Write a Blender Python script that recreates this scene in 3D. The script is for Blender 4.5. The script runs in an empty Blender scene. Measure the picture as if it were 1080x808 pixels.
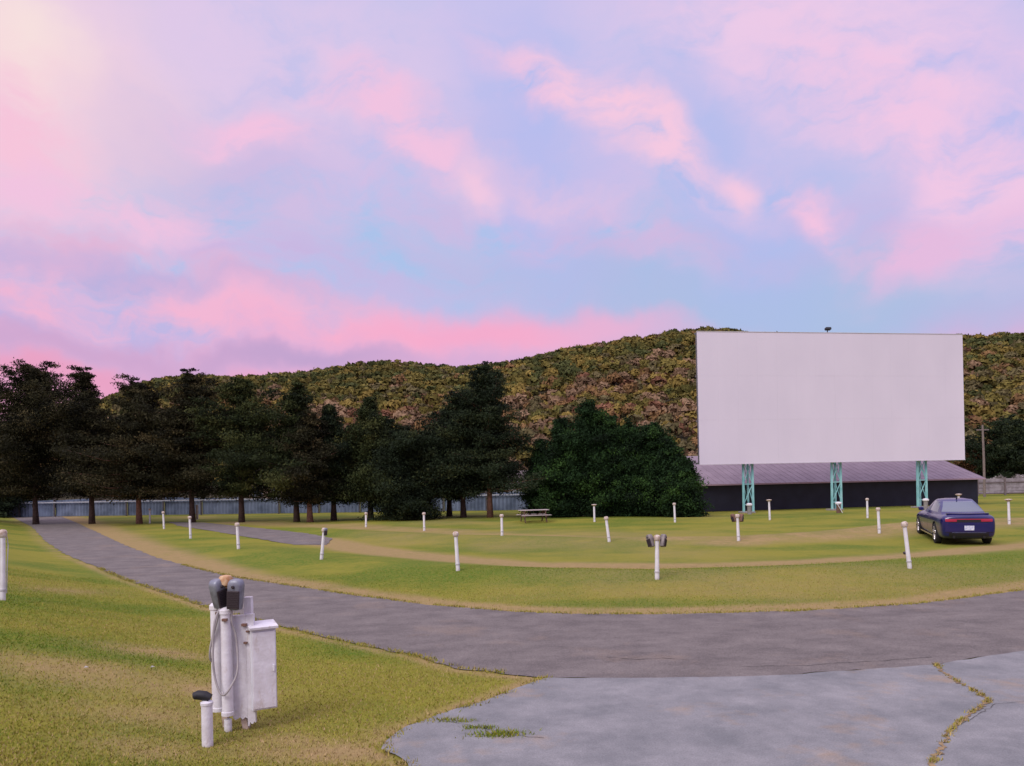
import bpy, bmesh, math, random
import numpy as np
from mathutils import Vector, Matrix
from mathutils.bvhtree import BVHTree

random.seed(5)
RNG = np.random.default_rng(11)
S = bpy.context.scene
COL = S.collection
F, H, CX, CY = 850.0, 2.3, 540.0, 505.0
ROLL = math.radians(1.2)
cr, sr = math.cos(ROLL), math.sin(ROLL)
R3 = math.radians

# ------------------------------------------------------------------ camera helpers (survey of the place)
def at(px, py, D):
    u, v = (px-CX)/F, (CY-py)/F
    return Vector(((u*cr+v*sr)*D, D, H+(-u*sr+v*cr)*D))

def srgb(r, g, b):
    f = lambda c: (c/255/12.92 if c/255 <= .04045 else ((c/255+.055)/1.055)**2.4)
    return (f(r), f(g), f(b), 1)

def flat(px, py):
    """point on the z = 0 plane seen at a pixel of the photograph"""
    u, v = (px-CX)/F, (CY-py)/F
    dz = -u*sr+v*cr
    D = H/max(-dz, 1e-4)
    return ((u*cr+v*sr)*D, D)

def polyline_dist(P, X, Y):
    best = np.full(X.shape, 1e9)
    for (x0, y0), (x1, y1) in zip(P[:-1], P[1:]):
        dx, dy = x1-x0, y1-y0
        t = np.clip(((X-x0)*dx+(Y-y0)*dy)/(dx*dx+dy*dy+1e-9), 0, 1)
        best = np.minimum(best, np.hypot(X-x0-t*dx, Y-y0-t*dy))
    return best

def inside(P, X, Y):
    r = np.zeros(X.shape, bool)
    n = len(P)
    for i in range(n):
        x0, y0 = P[i]; x1, y1 = P[(i+1) % n]
        if y0 == y1: continue
        c = ((y0 > Y) != (y1 > Y)) & (X < (x1-x0)*(Y-y0)/(y1-y0)+x0)
        r ^= c
    return r

def smooth(a, b, x):
    t = np.clip((x-a)/(b-a), 0, 1)
    return t*t*(3-2*t)

def noise2(X, Y, seed, scale=1.0, octaves=3):
    """value noise in metres, numpy"""
    out = np.zeros(np.shape(X)); amp = 1; tot = 0
    for o in range(octaves):
        rs = np.random.default_rng(seed*17+o)
        G = rs.random((128, 128))
        x, y = np.asarray(X)/scale*2**o, np.asarray(Y)/scale*2**o
        xi, yi = np.floor(x).astype(int), np.floor(y).astype(int)
        fx, fy = x-xi, y-yi
        fx = fx*fx*(3-2*fx); fy = fy*fy*(3-2*fy)
        g = lambda i, j: G[(xi+i) % 128, (yi+j) % 128]
        out += amp*((g(0, 0)*(1-fx)+g(1, 0)*fx)*(1-fy)+(g(0, 1)*(1-fx)+g(1, 1)*fx)*fy)
        tot += amp; amp *= .5
    return out/tot

# ------------------------------------------------------------------ site plan
road_far_px = [(-60, 541), (20, 543.5), (65, 545), (86, 554), (131, 575), (165, 588.5), (193, 596), (220, 603), (250, 609.5), (293, 616),
               (373, 628), (451, 638), (537, 645.5), (620, 648.5), (715, 648), (841, 645), (967, 637.5), (1080, 622.5), (1200, 603)]
road_near_px = [(-60, 545), (14, 546), (34, 556), (48, 571), (69, 585), (103, 599), (131, 611), (172, 625), (220, 641), (288, 660),
                (340, 672), (400, 685), (438, 692), (482, 705), (530, 711), (576, 716), (652, 717), (809, 714.5), (986, 702), (1080, 688), (1200, 668)]
apron_left_px = [(576, 716), (545, 727), (513, 740), (463, 755), (430, 768), (408, 782), (402, 792), (430, 808), (440, 850)]
road_far = [flat(*p) for p in road_far_px]
road_near = [flat(*p) for p in road_near_px]
apron_left = [flat(*p) for p in apron_left_px]
lawn_edge = [flat(*p) for p in road_near_px[:16]] + apron_left[1:]
lawn_poly = lawn_edge + [(apron_left[-1][0]-.1, -12), (-90, -12), (-90, 70)]
apron_poly = [flat(*p) for p in road_near_px[15:]] + [(20, 12), (24, -10), (apron_left[-1][0], -10)] + apron_left[::-1][:-1]
road_poly = road_far + road_near[::-1]
strip_px = [(178, 551), (215, 551.5), (262, 556), (325, 563), (350, 568), (345, 575), (310, 575), (262, 567), (222, 560), (188, 555)]
strip_poly = [flat(*p) for p in strip_px]
track_px = [(330, 569), (380, 579), (422, 585), (480, 591), (560, 597), (650, 599), (760, 598), (860, 594), (960, 589), (1030, 583), (1120, 573)]
track = [flat(*p) for p in track_px]
upper_px = [(250, 551), (400, 557), (540, 565), (700, 571), (780, 573), (900, 566), (1000, 559), (1100, 548)]
upper = [flat(*p) for p in upper_px]
rows_px = [[(240, 580), (340, 592), (482, 604), (560, 609), (693, 612), (860, 606), (960, 599), (1100, 584)],
           [(300, 560), (450, 568), (640, 572), (779, 571), (928, 563), (1066, 550)],
           [(386, 553), (529, 552), (640, 549), (811, 547), (915, 545)]]
rows = [[flat(*p) for p in r] for r in rows_px]
bump = flat(985, 561)

def height(X, Y):
    X = np.asarray(X, float); Y = np.asarray(Y, float)
    z = np.zeros(X.shape)
    d = polyline_dist(lawn_edge, X, Y)*inside(lawn_poly, X, Y)
    A = .28+.42*smooth(2.0, 8, -X)
    z += A*smooth(0, 4.5, d)
    fm = smooth(.2, 2.5, polyline_dist(road_far, X, Y))*(~inside(road_poly, X, Y))*(Y > 7.6)*(~inside(lawn_poly, X, Y))*(~inside(apron_poly, X, Y))
    far = 0
    for r, a in zip(rows, (.16, .16, .1)):
        far = far+a*np.exp(-(polyline_dist(r, X, Y)/1.5)**2)
    far = far*smooth(.1, 1.5, polyline_dist(strip_poly+strip_poly[:1], X, Y))*(~inside(strip_poly, X, Y))
    z += fm*far
    z += fm*.2*np.exp(-(((X-bump[0])/3)**2+((Y-bump[1])/2.2)**2))
    z += .03*(noise2(X+300, Y+300, 3, 3.0, 2)-.5)*smooth(0, 1.5, polyline_dist(lawn_edge, X, Y))*smooth(0, 1.5, polyline_dist(road_far, X, Y))*(inside(lawn_poly, X, Y) | (fm > 0))
    return z

def h1(x, y): return float(height(np.array([x]), np.array([y]))[0])

_D = np.exp(np.linspace(math.log(3.5), math.log(140), 900))
def ground_at(px, py):
    u, v = (px-CX)/F, (CY-py)/F
    X = (u*cr+v*sr)*_D; Z = H+(-u*sr+v*cr)*_D
    g = Z-height(X, _D)
    i = int(np.argmax(g < 0))
    t = g[i-1]/(g[i-1]-g[i])
    D = _D[i-1]+t*(_D[i]-_D[i-1])
    return Vector(((u*cr+v*sr)*D, D, H+(-u*sr+v*cr)*D))

# ------------------------------------------------------------------ material helpers
def mat(name, base=(.5, .5, .5), rough=.7, metal=0, var=.0, scale=8, dark=None, coat=0, spec=.4, bump=0, bscale=40):
    m = bpy.data.materials.new(name); m.use_nodes = True
    nt = m.node_tree; b = nt.nodes['Principled BSDF']
    b.inputs['Roughness'].default_value = rough
    b.inputs['Metallic'].default_value = metal
    b.inputs['Specular IOR Level'].default_value = spec
    b.inputs['Coat Weight'].default_value = coat
    tc = nt.nodes.new('ShaderNodeTexCoord')
    c = tuple(base)+(1,)
    if dark is None: dark = tuple(x*(1-var) for x in base)
    n = nt.nodes.new('ShaderNodeTexNoise'); n.inputs['Scale'].default_value = scale; n.inputs['Detail'].default_value = 5
    nt.links.new(tc.outputs['Object'], n.inputs['Vector'])
    r = nt.nodes.new('ShaderNodeValToRGB')
    r.color_ramp.elements[0].position = .35; r.color_ramp.elements[1].position = .62
    r.color_ramp.elements[0].color = tuple(dark)+(1,); r.color_ramp.elements[1].color = c
    nt.links.new(n.outputs['Fac'], r.inputs['Fac']); nt.links.new(r.outputs['Color'], b.inputs['Base Color'])
    if bump:
        n2 = nt.nodes.new('ShaderNodeTexNoise'); n2.inputs['Scale'].default_value = bscale
        nt.links.new(tc.outputs['Object'], n2.inputs['Vector'])
        bp = nt.nodes.new('ShaderNodeBump'); bp.inputs['Strength'].default_value = bump; bp.inputs['Distance'].default_value = .02
        nt.links.new(n2.outputs['Fac'], bp.inputs['Height']); nt.links.new(bp.outputs['Normal'], b.inputs['Normal'])
    return m

def attr_mat(name, attr, stops, rough=.85, noise=0, nscale=3, trans=0):
    """colour from a per-clump tone attribute through a ramp"""
    m = bpy.data.materials.new(name); m.use_nodes = True
    nt = m.node_tree; b = nt.nodes['Principled BSDF']; b.inputs['Roughness'].default_value = rough
    b.inputs['Specular IOR Level'].default_value = .15
    a = nt.nodes.new('ShaderNodeAttribute'); a.attribute_name = attr
    r = nt.nodes.new('ShaderNodeValToRGB'); e = r.color_ramp.elements
    while len(e) > 1: e.remove(e[-1])
    for i, (p, c) in enumerate(stops):
        el = e[0] if i == 0 else e.new(p)
        el.position = p; el.color = tuple(c)+(1,)
    nt.links.new(a.outputs['Fac'], r.inputs['Fac']); nt.links.new(r.outputs['Color'], b.inputs['Base Color'])
    return m

# ------------------------------------------------------------------ object helpers
def tag(o, label=None, cat=None, group=None, kind=None):
    if label: o['label'] = label
    if cat: o['category'] = cat
    if group: o['group'] = group
    if kind: o['kind'] = kind
    return o

def link_mesh(name, me, m, parent=None):
    o = bpy.data.objects.new(name, me); COL.objects.link(o)
    for k in (m if isinstance(m, (list, tuple)) else [m]): me.materials.append(k)
    if parent is not None: o.parent = parent
    return o

def obj(name, bm, m, parent=None, smooth_=False, auto=False):
    me = bpy.data.meshes.new(name)
    bmesh.ops.recalc_face_normals(bm, faces=bm.faces)
    bm.to_mesh(me); bm.free()
    if smooth_:
        for p in me.polygons: p.use_smooth = True
        if auto: me.set_sharp_from_angle(angle=R3(40))
    return link_mesh(name, me, m, parent)

def np_mesh(name, V, Fc, m, parent=None, attrs=None, smooth_=False):
    V = np.asarray(V, np.float32); Fc = np.asarray(Fc, np.int32)
    me = bpy.data.meshes.new(name)
    me.vertices.add(len(V)); me.vertices.foreach_set('co', V.ravel())
    k = Fc.shape[1]
    me.loops.add(Fc.size); me.loops.foreach_set('vertex_index', Fc.ravel())
    me.polygons.add(len(Fc)); me.polygons.foreach_set('loop_start', np.arange(0, Fc.size, k, dtype=np.int32))
    if smooth_: me.polygons.foreach_set('use_smooth', np.ones(len(Fc), bool))
    me.update(calc_edges=True)
    for n, (dt, a) in (attrs or {}).items():
        at_ = me.attributes.new(n, dt, 'POINT')
        at_.data.foreach_set('value' if dt == 'FLOAT' else 'color', np.asarray(a, np.float32).ravel())
    return link_mesh(name, me, m, parent)

def empty(name, loc, rz=0):
    o = bpy.data.objects.new(name, None); COL.objects.link(o)
    o.location = loc; o.rotation_euler = (0, 0, rz); o.empty_display_size = .2
    return o

def box(bm, c, s, rot=None, bev=0):
    r = bmesh.ops.create_cube(bm, size=1)
    vs = r['verts']
    bmesh.ops.scale(bm, vec=s, verts=vs)
    if bev:
        es = list({e for v in vs for e in v.link_edges})
        rr = bmesh.ops.bevel(bm, geom=es, offset=bev, segments=2, affect='EDGES', profile=.6)
        vs = list({v for v in rr['verts']} | {v for v in vs if v.is_valid})
    if rot is not None: bmesh.ops.rotate(bm, cent=(0, 0, 0), matrix=rot, verts=vs)
    bmesh.ops.translate(bm, vec=c, verts=vs)
    return vs

def frame_for(d):
    d = d.normalized()
    a = Vector((0, 0, 1)) if abs(d.z) < .9 else Vector((1, 0, 0))
    u = d.cross(a).normalized(); return u, d.cross(u).normalized()

def tube(bm, pts, rad, n=10, cap=True):
    pts = [Vector(p) for p in pts]
    if not hasattr(rad, '__len__'): rad = [rad]*len(pts)
    rings = []
    u = v = None
    for i, p in enumerate(pts):
        d = (pts[min(i+1, len(pts)-1)]-pts[max(i-1, 0)]).normalized()
        if u is None: u, v = frame_for(d)
        else:
            u = (u-d*u.dot(d)).normalized(); v = d.cross(u)
        rings.append([bm.verts.new(p+(u*math.cos(a)+v*math.sin(a))*rad[i]) for a in [2*math.pi*k/n for k in range(n)]])
    for a, b in zip(rings[:-1], rings[1:]):
        for k in range(n): bm.faces.new((a[k], a[(k+1) % n], b[(k+1) % n], b[k]))
    if cap:
        bm.faces.new(rings[0]); bm.faces.new(rings[-1])

def beam(bm, a, b, w, t=None):
    """square section bar"""
    a, b = Vector(a), Vector(b); t = t or w
    u, v = frame_for(b-a)
    A = [bm.verts.new(a+u*x*w/2+v*y*t/2) for x, y in ((-1, -1), (1, -1), (1, 1), (-1, 1))]
    B = [bm.verts.new(b+u*x*w/2+v*y*t/2) for x, y in ((-1, -1), (1, -1), (1, 1), (-1, 1))]
    for k in range(4): bm.faces.new((A[k], A[(k+1) % 4], B[(k+1) % 4], B[k]))
    bm.faces.new(A); bm.faces.new(B)

def lathe(bm, prof, n=16, loc=(0, 0, 0)):
    rings = []
    for r, z in prof:
        rings.append([bm.verts.new((loc[0]+r*math.cos(2*math.pi*k/n), loc[1]+r*math.sin(2*math.pi*k/n), loc[2]+z)) for k in range(n)])
    for a, b in zip(rings[:-1], rings[1:]):
        for k in range(n): bm.faces.new((a[k], a[(k+1) % n], b[(k+1) % n], b[k]))
    bm.faces.new(rings[0]); bm.faces.new(rings[-1])

# ------------------------------------------------------------------ camera
cam = bpy.data.cameras.new('camera'); cam.sensor_width = 36; cam.lens = F/1080*36
cam.shift_y = (CY-404)/1080; cam.clip_end = 3000; cam.clip_start = .05
co = bpy.data.objects.new('camera', cam); COL.objects.link(co)
co.matrix_world = Matrix(((cr, sr, 0, 0), (0, 0, -1, 0), (-sr, cr, 0, H), (0, 0, 0, 1)))
S.camera = co

# ------------------------------------------------------------------ sky
W = bpy.data.worlds.new('World'); S.world = W; W.use_nodes = True
nt = W.node_tree; nt.nodes.clear()
N = nt.nodes.new; L = nt.links.new
SUN_EL, SUN_AZ = R3(42), R3(215)      # compass-like angle from +Y clockwise
sky = N('ShaderNodeTexSky'); sky.sky_type = 'NISHITA'; sky.sun_disc = False
sky.sun_elevation = SUN_EL; sky.sun_rotation = SUN_AZ; sky.air_density = 1.0; sky.dust_density = 1.5
bg1 = N('ShaderNodeBackground'); bg1.inputs['Strength'].default_value = .06
L(sky.outputs[0], bg1.inputs[0])
tc = N('ShaderNodeTexCoord')
n1 = N('ShaderNodeTexNoise'); n1.inputs['Scale'].default_value = 5.5; n1.inputs['Detail'].default_value = 5; n1.inputs['Roughness'].default_value = .55
L(tc.outputs['Generated'], n1.inputs['Vector'])
sub = N('ShaderNodeVectorMath'); sub.operation = 'SUBTRACT'; L(n1.outputs['Color'], sub.inputs[0]); sub.inputs[1].default_value = (.5, .5, .5)
mul = N('ShaderNodeVectorMath'); mul.operation = 'SCALE'; L(sub.outputs[0], mul.inputs[0]); mul.inputs['Scale'].default_value = .15
add = N('ShaderNodeVectorMath'); add.operation = 'ADD'; L(tc.outputs['Generated'], add.inputs[0]); L(mul.outputs[0], add.inputs[1])
warp = add.outputs[0]
sep = N('ShaderNodeSeparateXYZ'); L(warp, sep.inputs[0])
# cloud-break noise, stretched level with the horizon
mp = N('ShaderNodeMapping'); mp.inputs['Scale'].default_value = (1, 1, 2.4); L(warp, mp.inputs['Vector'])
n2 = N('ShaderNodeTexNoise'); n2.inputs['Scale'].default_value = 11.0; n2.inputs['Detail'].default_value = 6; n2.inputs['Roughness'].default_value = .55
L(mp.outputs[0], n2.inputs['Vector'])
brk = N('ShaderNodeMapRange'); brk.inputs[1].default_value = .34; brk.inputs[2].default_value = .62; brk.inputs[3].default_value = .0; brk.inputs[4].default_value = 1.35
L(n2.outputs['Fac'], brk.inputs[0])
ramp = N('ShaderNodeValToRGB'); L(sep.outputs['Z'], ramp.inputs['Fac'])
E = ramp.color_ramp.elements
stops = [(0.0, (232, 160, 192)), (.11, (236, 172, 208)), (.17, (196, 184, 230)), (.26, (190, 194, 236)), (.40, (200, 196, 238)), (.52, (208, 200, 238)), (1.0, (222, 205, 225))]
E[0].position, E[0].color = stops[0][0], srgb(*stops[0][1]); E[1].position, E[1].color = stops[-1][0], srgb(*stops[-1][1])
for p, c in stops[1:-1]:
    e = E.new(p); e.color = srgb(*c)
cur = ramp.outputs['Color']
def blob(px, py, lu, lv, rot, color, strength, br=1.0):
    """one cloud bank or clear patch: centre and half sizes as seen, rot anticlockwise degrees"""
    global cur
    c = (at(px, py, 1)-Vector((0, 0, H))).normalized()
    u = Vector((0, 0, 1)).cross(c).normalized()*-1; v = u.cross(c)*-1
    v = c.cross(u)*-1 if v.z < 0 else v
    if v.z < 0: v = -v
    a = R3(rot); e1 = u*math.cos(a)+v*math.sin(a); e2 = -u*math.sin(a)+v*math.cos(a)
    k = 1/(F*math.hypot(1, (px-CX)/F))
    M = Matrix((e1, e2, e1.cross(e2))).transposed()
    m = N('ShaderNodeMapping'); m.vector_type = 'TEXTURE'
    m.inputs['Location'].default_value = c; m.inputs['Rotation'].default_value = M.to_euler()
    m.inputs['Scale'].default_value = (lu*k*1.9, lv*k*1.9, .6)
    L(warp, m.inputs['Vector'])
    g = N('ShaderNodeTexGradient'); g.gradient_type = 'SPHERICAL'; L(m.outputs[0], g.inputs[0])
    s = N('ShaderNodeMapRange'); s.interpolation_type = 'SMOOTHSTEP'; s.inputs[2].default_value = .95; s.inputs[4].default_value = strength*.95
    L(g.outputs['Fac'], s.inputs[0])
    fac = s.outputs[0]
    if br:
        mm = N('ShaderNodeMath'); mm.operation = 'MULTIPLY'; mm.use_clamp = True
        L(fac, mm.inputs[0]); L(brk.outputs[0], mm.inputs[1]); fac = mm.outputs[0]
    x = N('ShaderNodeMix'); x.data_type = 'RGBA'; L(fac, x.inputs['Factor']); L(cur, x.inputs['A']); x.inputs['B'].default_value = srgb(*color)
    cur = x.outputs['Result']
PK, PK2, BL, BL2, MV, YL, LV = (245, 198, 228), (249, 204, 228), (174, 200, 240), (180, 190, 242), (205, 165, 208), (252, 236, 226), (194, 186, 228)
blob(430, 260, 230, 60, -6, BL, .9, 0)
blob(330, 200, 260, 90, 0, (214, 194, 232), .75)
blob(560, 210, 240, 70, -15, (212, 192, 232), .7)
blob(200, 60, 230, 60, 0, (228, 206, 236), .75)
blob(480, 40, 200, 50, 0, (216, 200, 238), .7)
blob(750, 100, 150, 110, 0, (222, 200, 236), .6)
blob(850, 290, 180, 60, 0, (206, 184, 228), .7)
blob(640, 300, 130, 30, -10, (214, 184, 226), .6)
blob(80, 200, 160, 60, 0, (238, 196, 226), .8)
blob(300, 280, 180, 30, 0, (206, 184, 228), .7)
blob(700, 300, 260, 45, -12, (168, 192, 232), .8, 0)
blob(560, 130, 60, 110, 10, BL2, .8, 0)
blob(880, 320, 220, 40, 0, (172, 194, 228), .85, 0)
blob(1020, 110, 60, 120, 20, (196, 192, 240), .8, 0)
blob(770, 200, 60, 110, 20, (176, 190, 240), .8, 0)
blob(130, 160, 140, 60, 0, LV, .8, 0)
blob(20, 80, 120, 130, 0, (250, 214, 226), 1.0, 0)
blob(25, 60, 50, 50, 0, YL, .7, 0)
blob(0, 160, 60, 70, 0, (250, 200, 222), .8, 1)
blob(250, 128, 55, 18, 0, PK, .9)
blob(250, 30, 110, 35, 0, (226, 204, 236), .8)
blob(420, 125, 70, 20, -38, PK, 1.0)
blob(450, 155, 30, 12, 0, PK, .9)
blob(370, 100, 60, 14, -10, PK, .7)
blob(500, 190, 24, 18, 0, PK2, .9, 0)
blob(560, 95, 50, 16, -35, PK, .8)
blob(660, 140, 110, 24, -35, PK2, .95)
blob(690, 165, 40, 22, -30, PK2, .9)
blob(590, 210, 110, 14, -30, (220, 196, 232), .8)
blob(620, 250, 140, 16, -12, (212, 186, 226), .7)
blob(780, 195, 18, 16, 0, PK2, 1.0, 0)
blob(850, 225, 50, 18, -50, PK, .8)
blob(900, 60, 140, 55, -28, (240, 204, 234), .95)
blob(850, 20, 120, 40, 0, (238, 206, 236), .8)
blob(960, 140, 130, 36, -45, (244, 202, 232), .95)
blob(1050, 190, 60, 80, 0, (243, 202, 232), .85)
blob(1000, 265, 80, 26, 10, (232, 190, 226), .9)
blob(60, 225, 110, 22, 0, PK, .8)
blob(130, 245, 70, 16, 0, PK, .8)
blob(60, 275, 90, 14, 0, (232, 184, 216), .7)
blob(260, 300, 120, 12, -8, (226, 186, 220), .8)
blob(120, 300, 160, 12, 0, (190, 176, 222), .8, 0)
blob(250, 335, 330, 22, -3, (246, 186, 216), .8, 1)
blob(60, 345, 240, 24, 0, (246, 184, 214), .8, 1)
blob(500, 352, 160, 22, 0, (252, 172, 205), .95, 0)
blob(640, 345, 70, 14, 0, (240, 180, 214), .7, 0)
blob(170, 374, 250, 13, 0, (208, 166, 208), .8, 0)
blob(320, 378, 70, 10, 0, (194, 164, 208), .8, 0)
blob(60, 400, 220, 12, 0, (238, 162, 196), .8, 0)
# overhead sky strengthened outside this picture, added to brighten the ground
hi = N('ShaderNodeMapRange'); hi.inputs[1].default_value = .58; hi.inputs[2].default_value = .85; hi.inputs[3].default_value = 1; hi.inputs[4].default_value = 1.9
sp0 = N('ShaderNodeSeparateXYZ'); L(tc.outputs['Generated'], sp0.inputs[0]); L(sp0.outputs['Z'], hi.inputs[0])
bg2 = N('ShaderNodeBackground'); L(cur, bg2.inputs[0]); L(hi.outputs[0], bg2.inputs[1])
mx = N('ShaderNodeMixShader'); mx.inputs[0].default_value = .96; L(bg1.outputs[0], mx.inputs[1]); L(bg2.outputs[0], mx.inputs[2])
wo = N('ShaderNodeOutputWorld'); L(mx.outputs[0], wo.inputs[0])

sun = bpy.data.lights.new('sun', 'SUN'); sun.energy = 2.2; sun.angle = R3(32); sun.color = (1, .93, .86)
so = bpy.data.objects.new('sun', sun); COL.objects.link(so)
sd = Vector((math.sin(SUN_AZ)*math.cos(SUN_EL), math.cos(SUN_AZ)*math.cos(SUN_EL), math.sin(SUN_EL)))
so.rotation_euler = sd.to_track_quat('Z', 'Y').to_euler()
S.view_settings.view_transform = 'Standard'; S.view_settings.look = 'None'
S.view_settings.exposure = 0; S.view_settings.gamma = 1
S.render.engine = 'CYCLES'
S.cycles.use_denoising = True
S.cycles.max_bounces = 5; S.cycles.diffuse_bounces = 2; S.cycles.glossy_bounces = 2

# ------------------------------------------------------------------ ground
def ground_masks(X, Y):
    n_a = noise2(X+200, Y+200, 5, 2.2, 4); n_b = noise2(X+200, Y+200, 8, .7, 3); n_c = noise2(X+200, Y+200, 9, 7, 3)
    dry = np.zeros(X.shape)
    lawn = inside(lawn_poly, X, Y)
    dr = polyline_dist(road_far, X, Y)
    wid = .8+.6*n_a+.9*smooth(3, 14, -X)
    field = (~lawn)*(Y > 7.5)
    dry = np.maximum(dry, field*smooth(1, .35, dr/wid)*(.75+.5*(n_b-.5)))
    dry = np.maximum(dry, field*.95*np.exp(-(polyline_dist(track, X, Y)/(.72+.6*n_a))**4)*(.75+.6*(n_b-.3)))
    dry = np.maximum(dry, field*.65*np.exp(-(polyline_dist(upper, X, Y)/(.9+1.2*n_a))**4)*(.35+n_b))
    dry = np.maximum(dry, field*.4*smooth(.5, .8, n_c)*.7*(.4+n_b))
    ln = polyline_dist(lawn_edge, X, Y)
    dry = np.maximum(dry, lawn*smooth(.30, .05, ln)*.8*(.4+n_b))
    # worn patches of the near lawn
    for (px, py, sx, sy, a) in ((90, 748, 1.4, .6, .75), (165, 710, .8, .4, .8), (230, 745, .5, .3, .8), (350, 795, .9, .3, .9), (60, 640, .5, 1.2, .5), (160, 775, 1.2, .4, .4), (300, 785, .4, .2, .7), (420, 775, .3, .3, .7), (150, 805, .6, .3, .6)):
        x, y = flat(px, py)
        dry = np.maximum(dry, lawn*a*np.exp(-(((X-x)/sx)**2+((Y-y)/sy)**2))*(.4+1.1*n_b))
    lush = np.clip(.42+2.6*(noise2(X*.8+100, Y*1.8+100, 21, 3.0, 4)-.5), 0, 1)
    for r in rows[:2]:
        lush = np.clip(lush+.75*np.exp(-(polyline_dist(r, X, Y)/1.6)**2)*(n_a+.3), 0, 1)
    return np.clip(dry, 0, 1), lush

xs = np.concatenate([np.arange(-64, -14, .5), np.arange(-14, 16, .14), np.arange(16, 62, .5)])
ys = [1.5]
while ys[-1] < 110: ys.append(ys[-1]+max(.10, ys[-1]*.009))
ys = np.array(ys)
GX, GY = np.meshgrid(xs, ys)
GZ = height(GX, GY)
dry, lush = ground_masks(GX, GY)
# ring beyond
V = np.stack([GX.ravel(), GY.ravel(), GZ.ravel()], 1)
nx, ny = len(xs), len(ys)
I = np.arange(nx*ny).reshape(ny, nx)
Q = np.stack([I[:-1, :-1], I[:-1, 1:], I[1:, 1:], I[1:, :-1]], -1).reshape(-1, 4)
ox0, ox1, oy0, oy1 = -1600, 1600, -900, 1600
def ringverts(extra):
    return
base_n = len(V)
bx = [(x, ys[0]) for x in xs]+[(xs[-1], y) for y in ys[1:]]+[(x, ys[-1]) for x in xs[::-1][1:]]+[(xs[0], y) for y in ys[::-1][1:-1]]
bi = list(I[0, :])+list(I[1:, -1])+list(I[-1, ::-1][1:])+list(I[::-1, 0][1:-1])
outer = []
cxm, cym = 0, 40
for x, y in bx:
    dx, dy = x-cxm, y-cym
    k = 1500/math.hypot(dx, dy)
    outer.append((cxm+dx*k, cym+dy*k, -.0))
V = np.vstack([V, np.array(outer)])
nb = len(bi)
Q2 = np.array([(bi[i], base_n+i, base_n+(i+1) % nb, bi[(i+1) % nb]) for i in range(nb)])
Q = np.vstack([Q, Q2[:, ::-1]])
dryv = np.concatenate([dry.ravel(), np.full(nb, .2)]); lushv = np.concatenate([lush.ravel(), np.full(nb, .5)])

def grass_material(name):
    m = bpy.data.materials.new(name); m.use_nodes = True
    nt = m.node_tree; b = nt.nodes['Principled BSDF']; b.inputs['Roughness'].default_value = .95; b.inputs['Specular IOR Level'].default_value = .1
    N = nt.nodes.new; L = nt.links.new
    tc = N('ShaderNodeTexCoord')
    def noise(s, d=5, r=.6, stretch=None):
        n = N('ShaderNodeTexNoise'); n.inputs['Scale'].default_value = s; n.inputs['Detail'].default_value = d; n.inputs['Roughness'].default_value = r
        if stretch:
            mp = N('ShaderNodeMapping'); mp.inputs['Scale'].default_value = stretch; L(tc.outputs['Object'], mp.inputs[0]); L(mp.outputs[0], n.inputs['Vector'])
        else: L(tc.outputs['Object'], n.inputs['Vector'])
        return n.outputs['Fac']
    def mixc(f, a, c):
        x = N('ShaderNodeMix'); x.data_type = 'RGBA'; L(f, x.inputs['Factor'])
        for k, v in (('A', a), ('B', c)):
            if isinstance(v, tuple): x.inputs[k].default_value = v+(1,)
            else: L(v, x.inputs[k])
        return x.outputs['Result']
    def mr(v, a, b_, c=0, d=1):
        x = N('ShaderNodeMapRange'); L(v, x.inputs[0])
        for i, q in zip((1, 2, 3, 4), (a, b_, c, d)): x.inputs[i].default_value = q
        return x.outputs[0]
    A = N('ShaderNodeAttribute'); A.attribute_name = 'dry'
    B = N('ShaderNodeAttribute'); B.attribute_name = 'lush'
    def m2(op, a, b_):
        x = N('ShaderNodeMath'); x.operation = op; x.use_clamp = True
        for i, q in enumerate((a, b_)):
            if isinstance(q, float): x.inputs[i].default_value = q
            else: L(q, x.inputs[i])
        return x.outputs[0]
    fine = noise(14, 6, .7); mid = noise(4.5, 6, .7); big = noise(.5, 4, .6)
    lush_f = m2('ADD', B.outputs['Fac'], mr(mid, .3, .7, -.4, .4))
    lush_f = m2('ADD', lush_f, mr(big, .35, .65, -.4, .4))
    green = mixc(lush_f, (.225, .222, .028), (.062, .138, .011))
    green = mixc(mr(fine, .35, .7), green, (.205, .19, .036))
    dry_f = m2('MULTIPLY', mr(A.outputs['Fac'], .0, .75), mr(mid, .25, .55, .45, 1.15))
    dirt = mixc(mr(noise(5, 6, .7), .3, .7), (.33, .24, .105), (.26, .195, .085))
    col = mixc(dry_f, green, dirt)
    dk = noise(45, 4, .8)
    mul = N('ShaderNodeMix'); mul.data_type = 'RGBA'; mul.blend_type = 'MULTIPLY'; mul.inputs['Factor'].default_value = 1
    L(col, mul.inputs['A'])
    gr = N('ShaderNodeCombineColor'); v = mr(dk, .25, .75, .82, 1.18)
    for i in range(3): L(v, gr.inputs[i])
    L(gr.outputs[0], mul.inputs['B']); L(mul.outputs['Result'], b.inputs['Base Color'])
    bp = N('ShaderNodeBump'); bp.inputs['Strength'].default_value = .5; bp.inputs['Distance'].default_value = .03
    L(fine, bp.inputs['Height']); L(bp.outputs[0], b.inputs['Normal'])
    return m
MG = grass_material('lawn_ground')
g = np_mesh('ground', V, Q, MG, attrs={'dry': ('FLOAT', dryv), 'lush': ('FLOAT', lushv)}, smooth_=True)
tag(g, 'mown field of green and worn tan grass', None, kind='structure')

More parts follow.
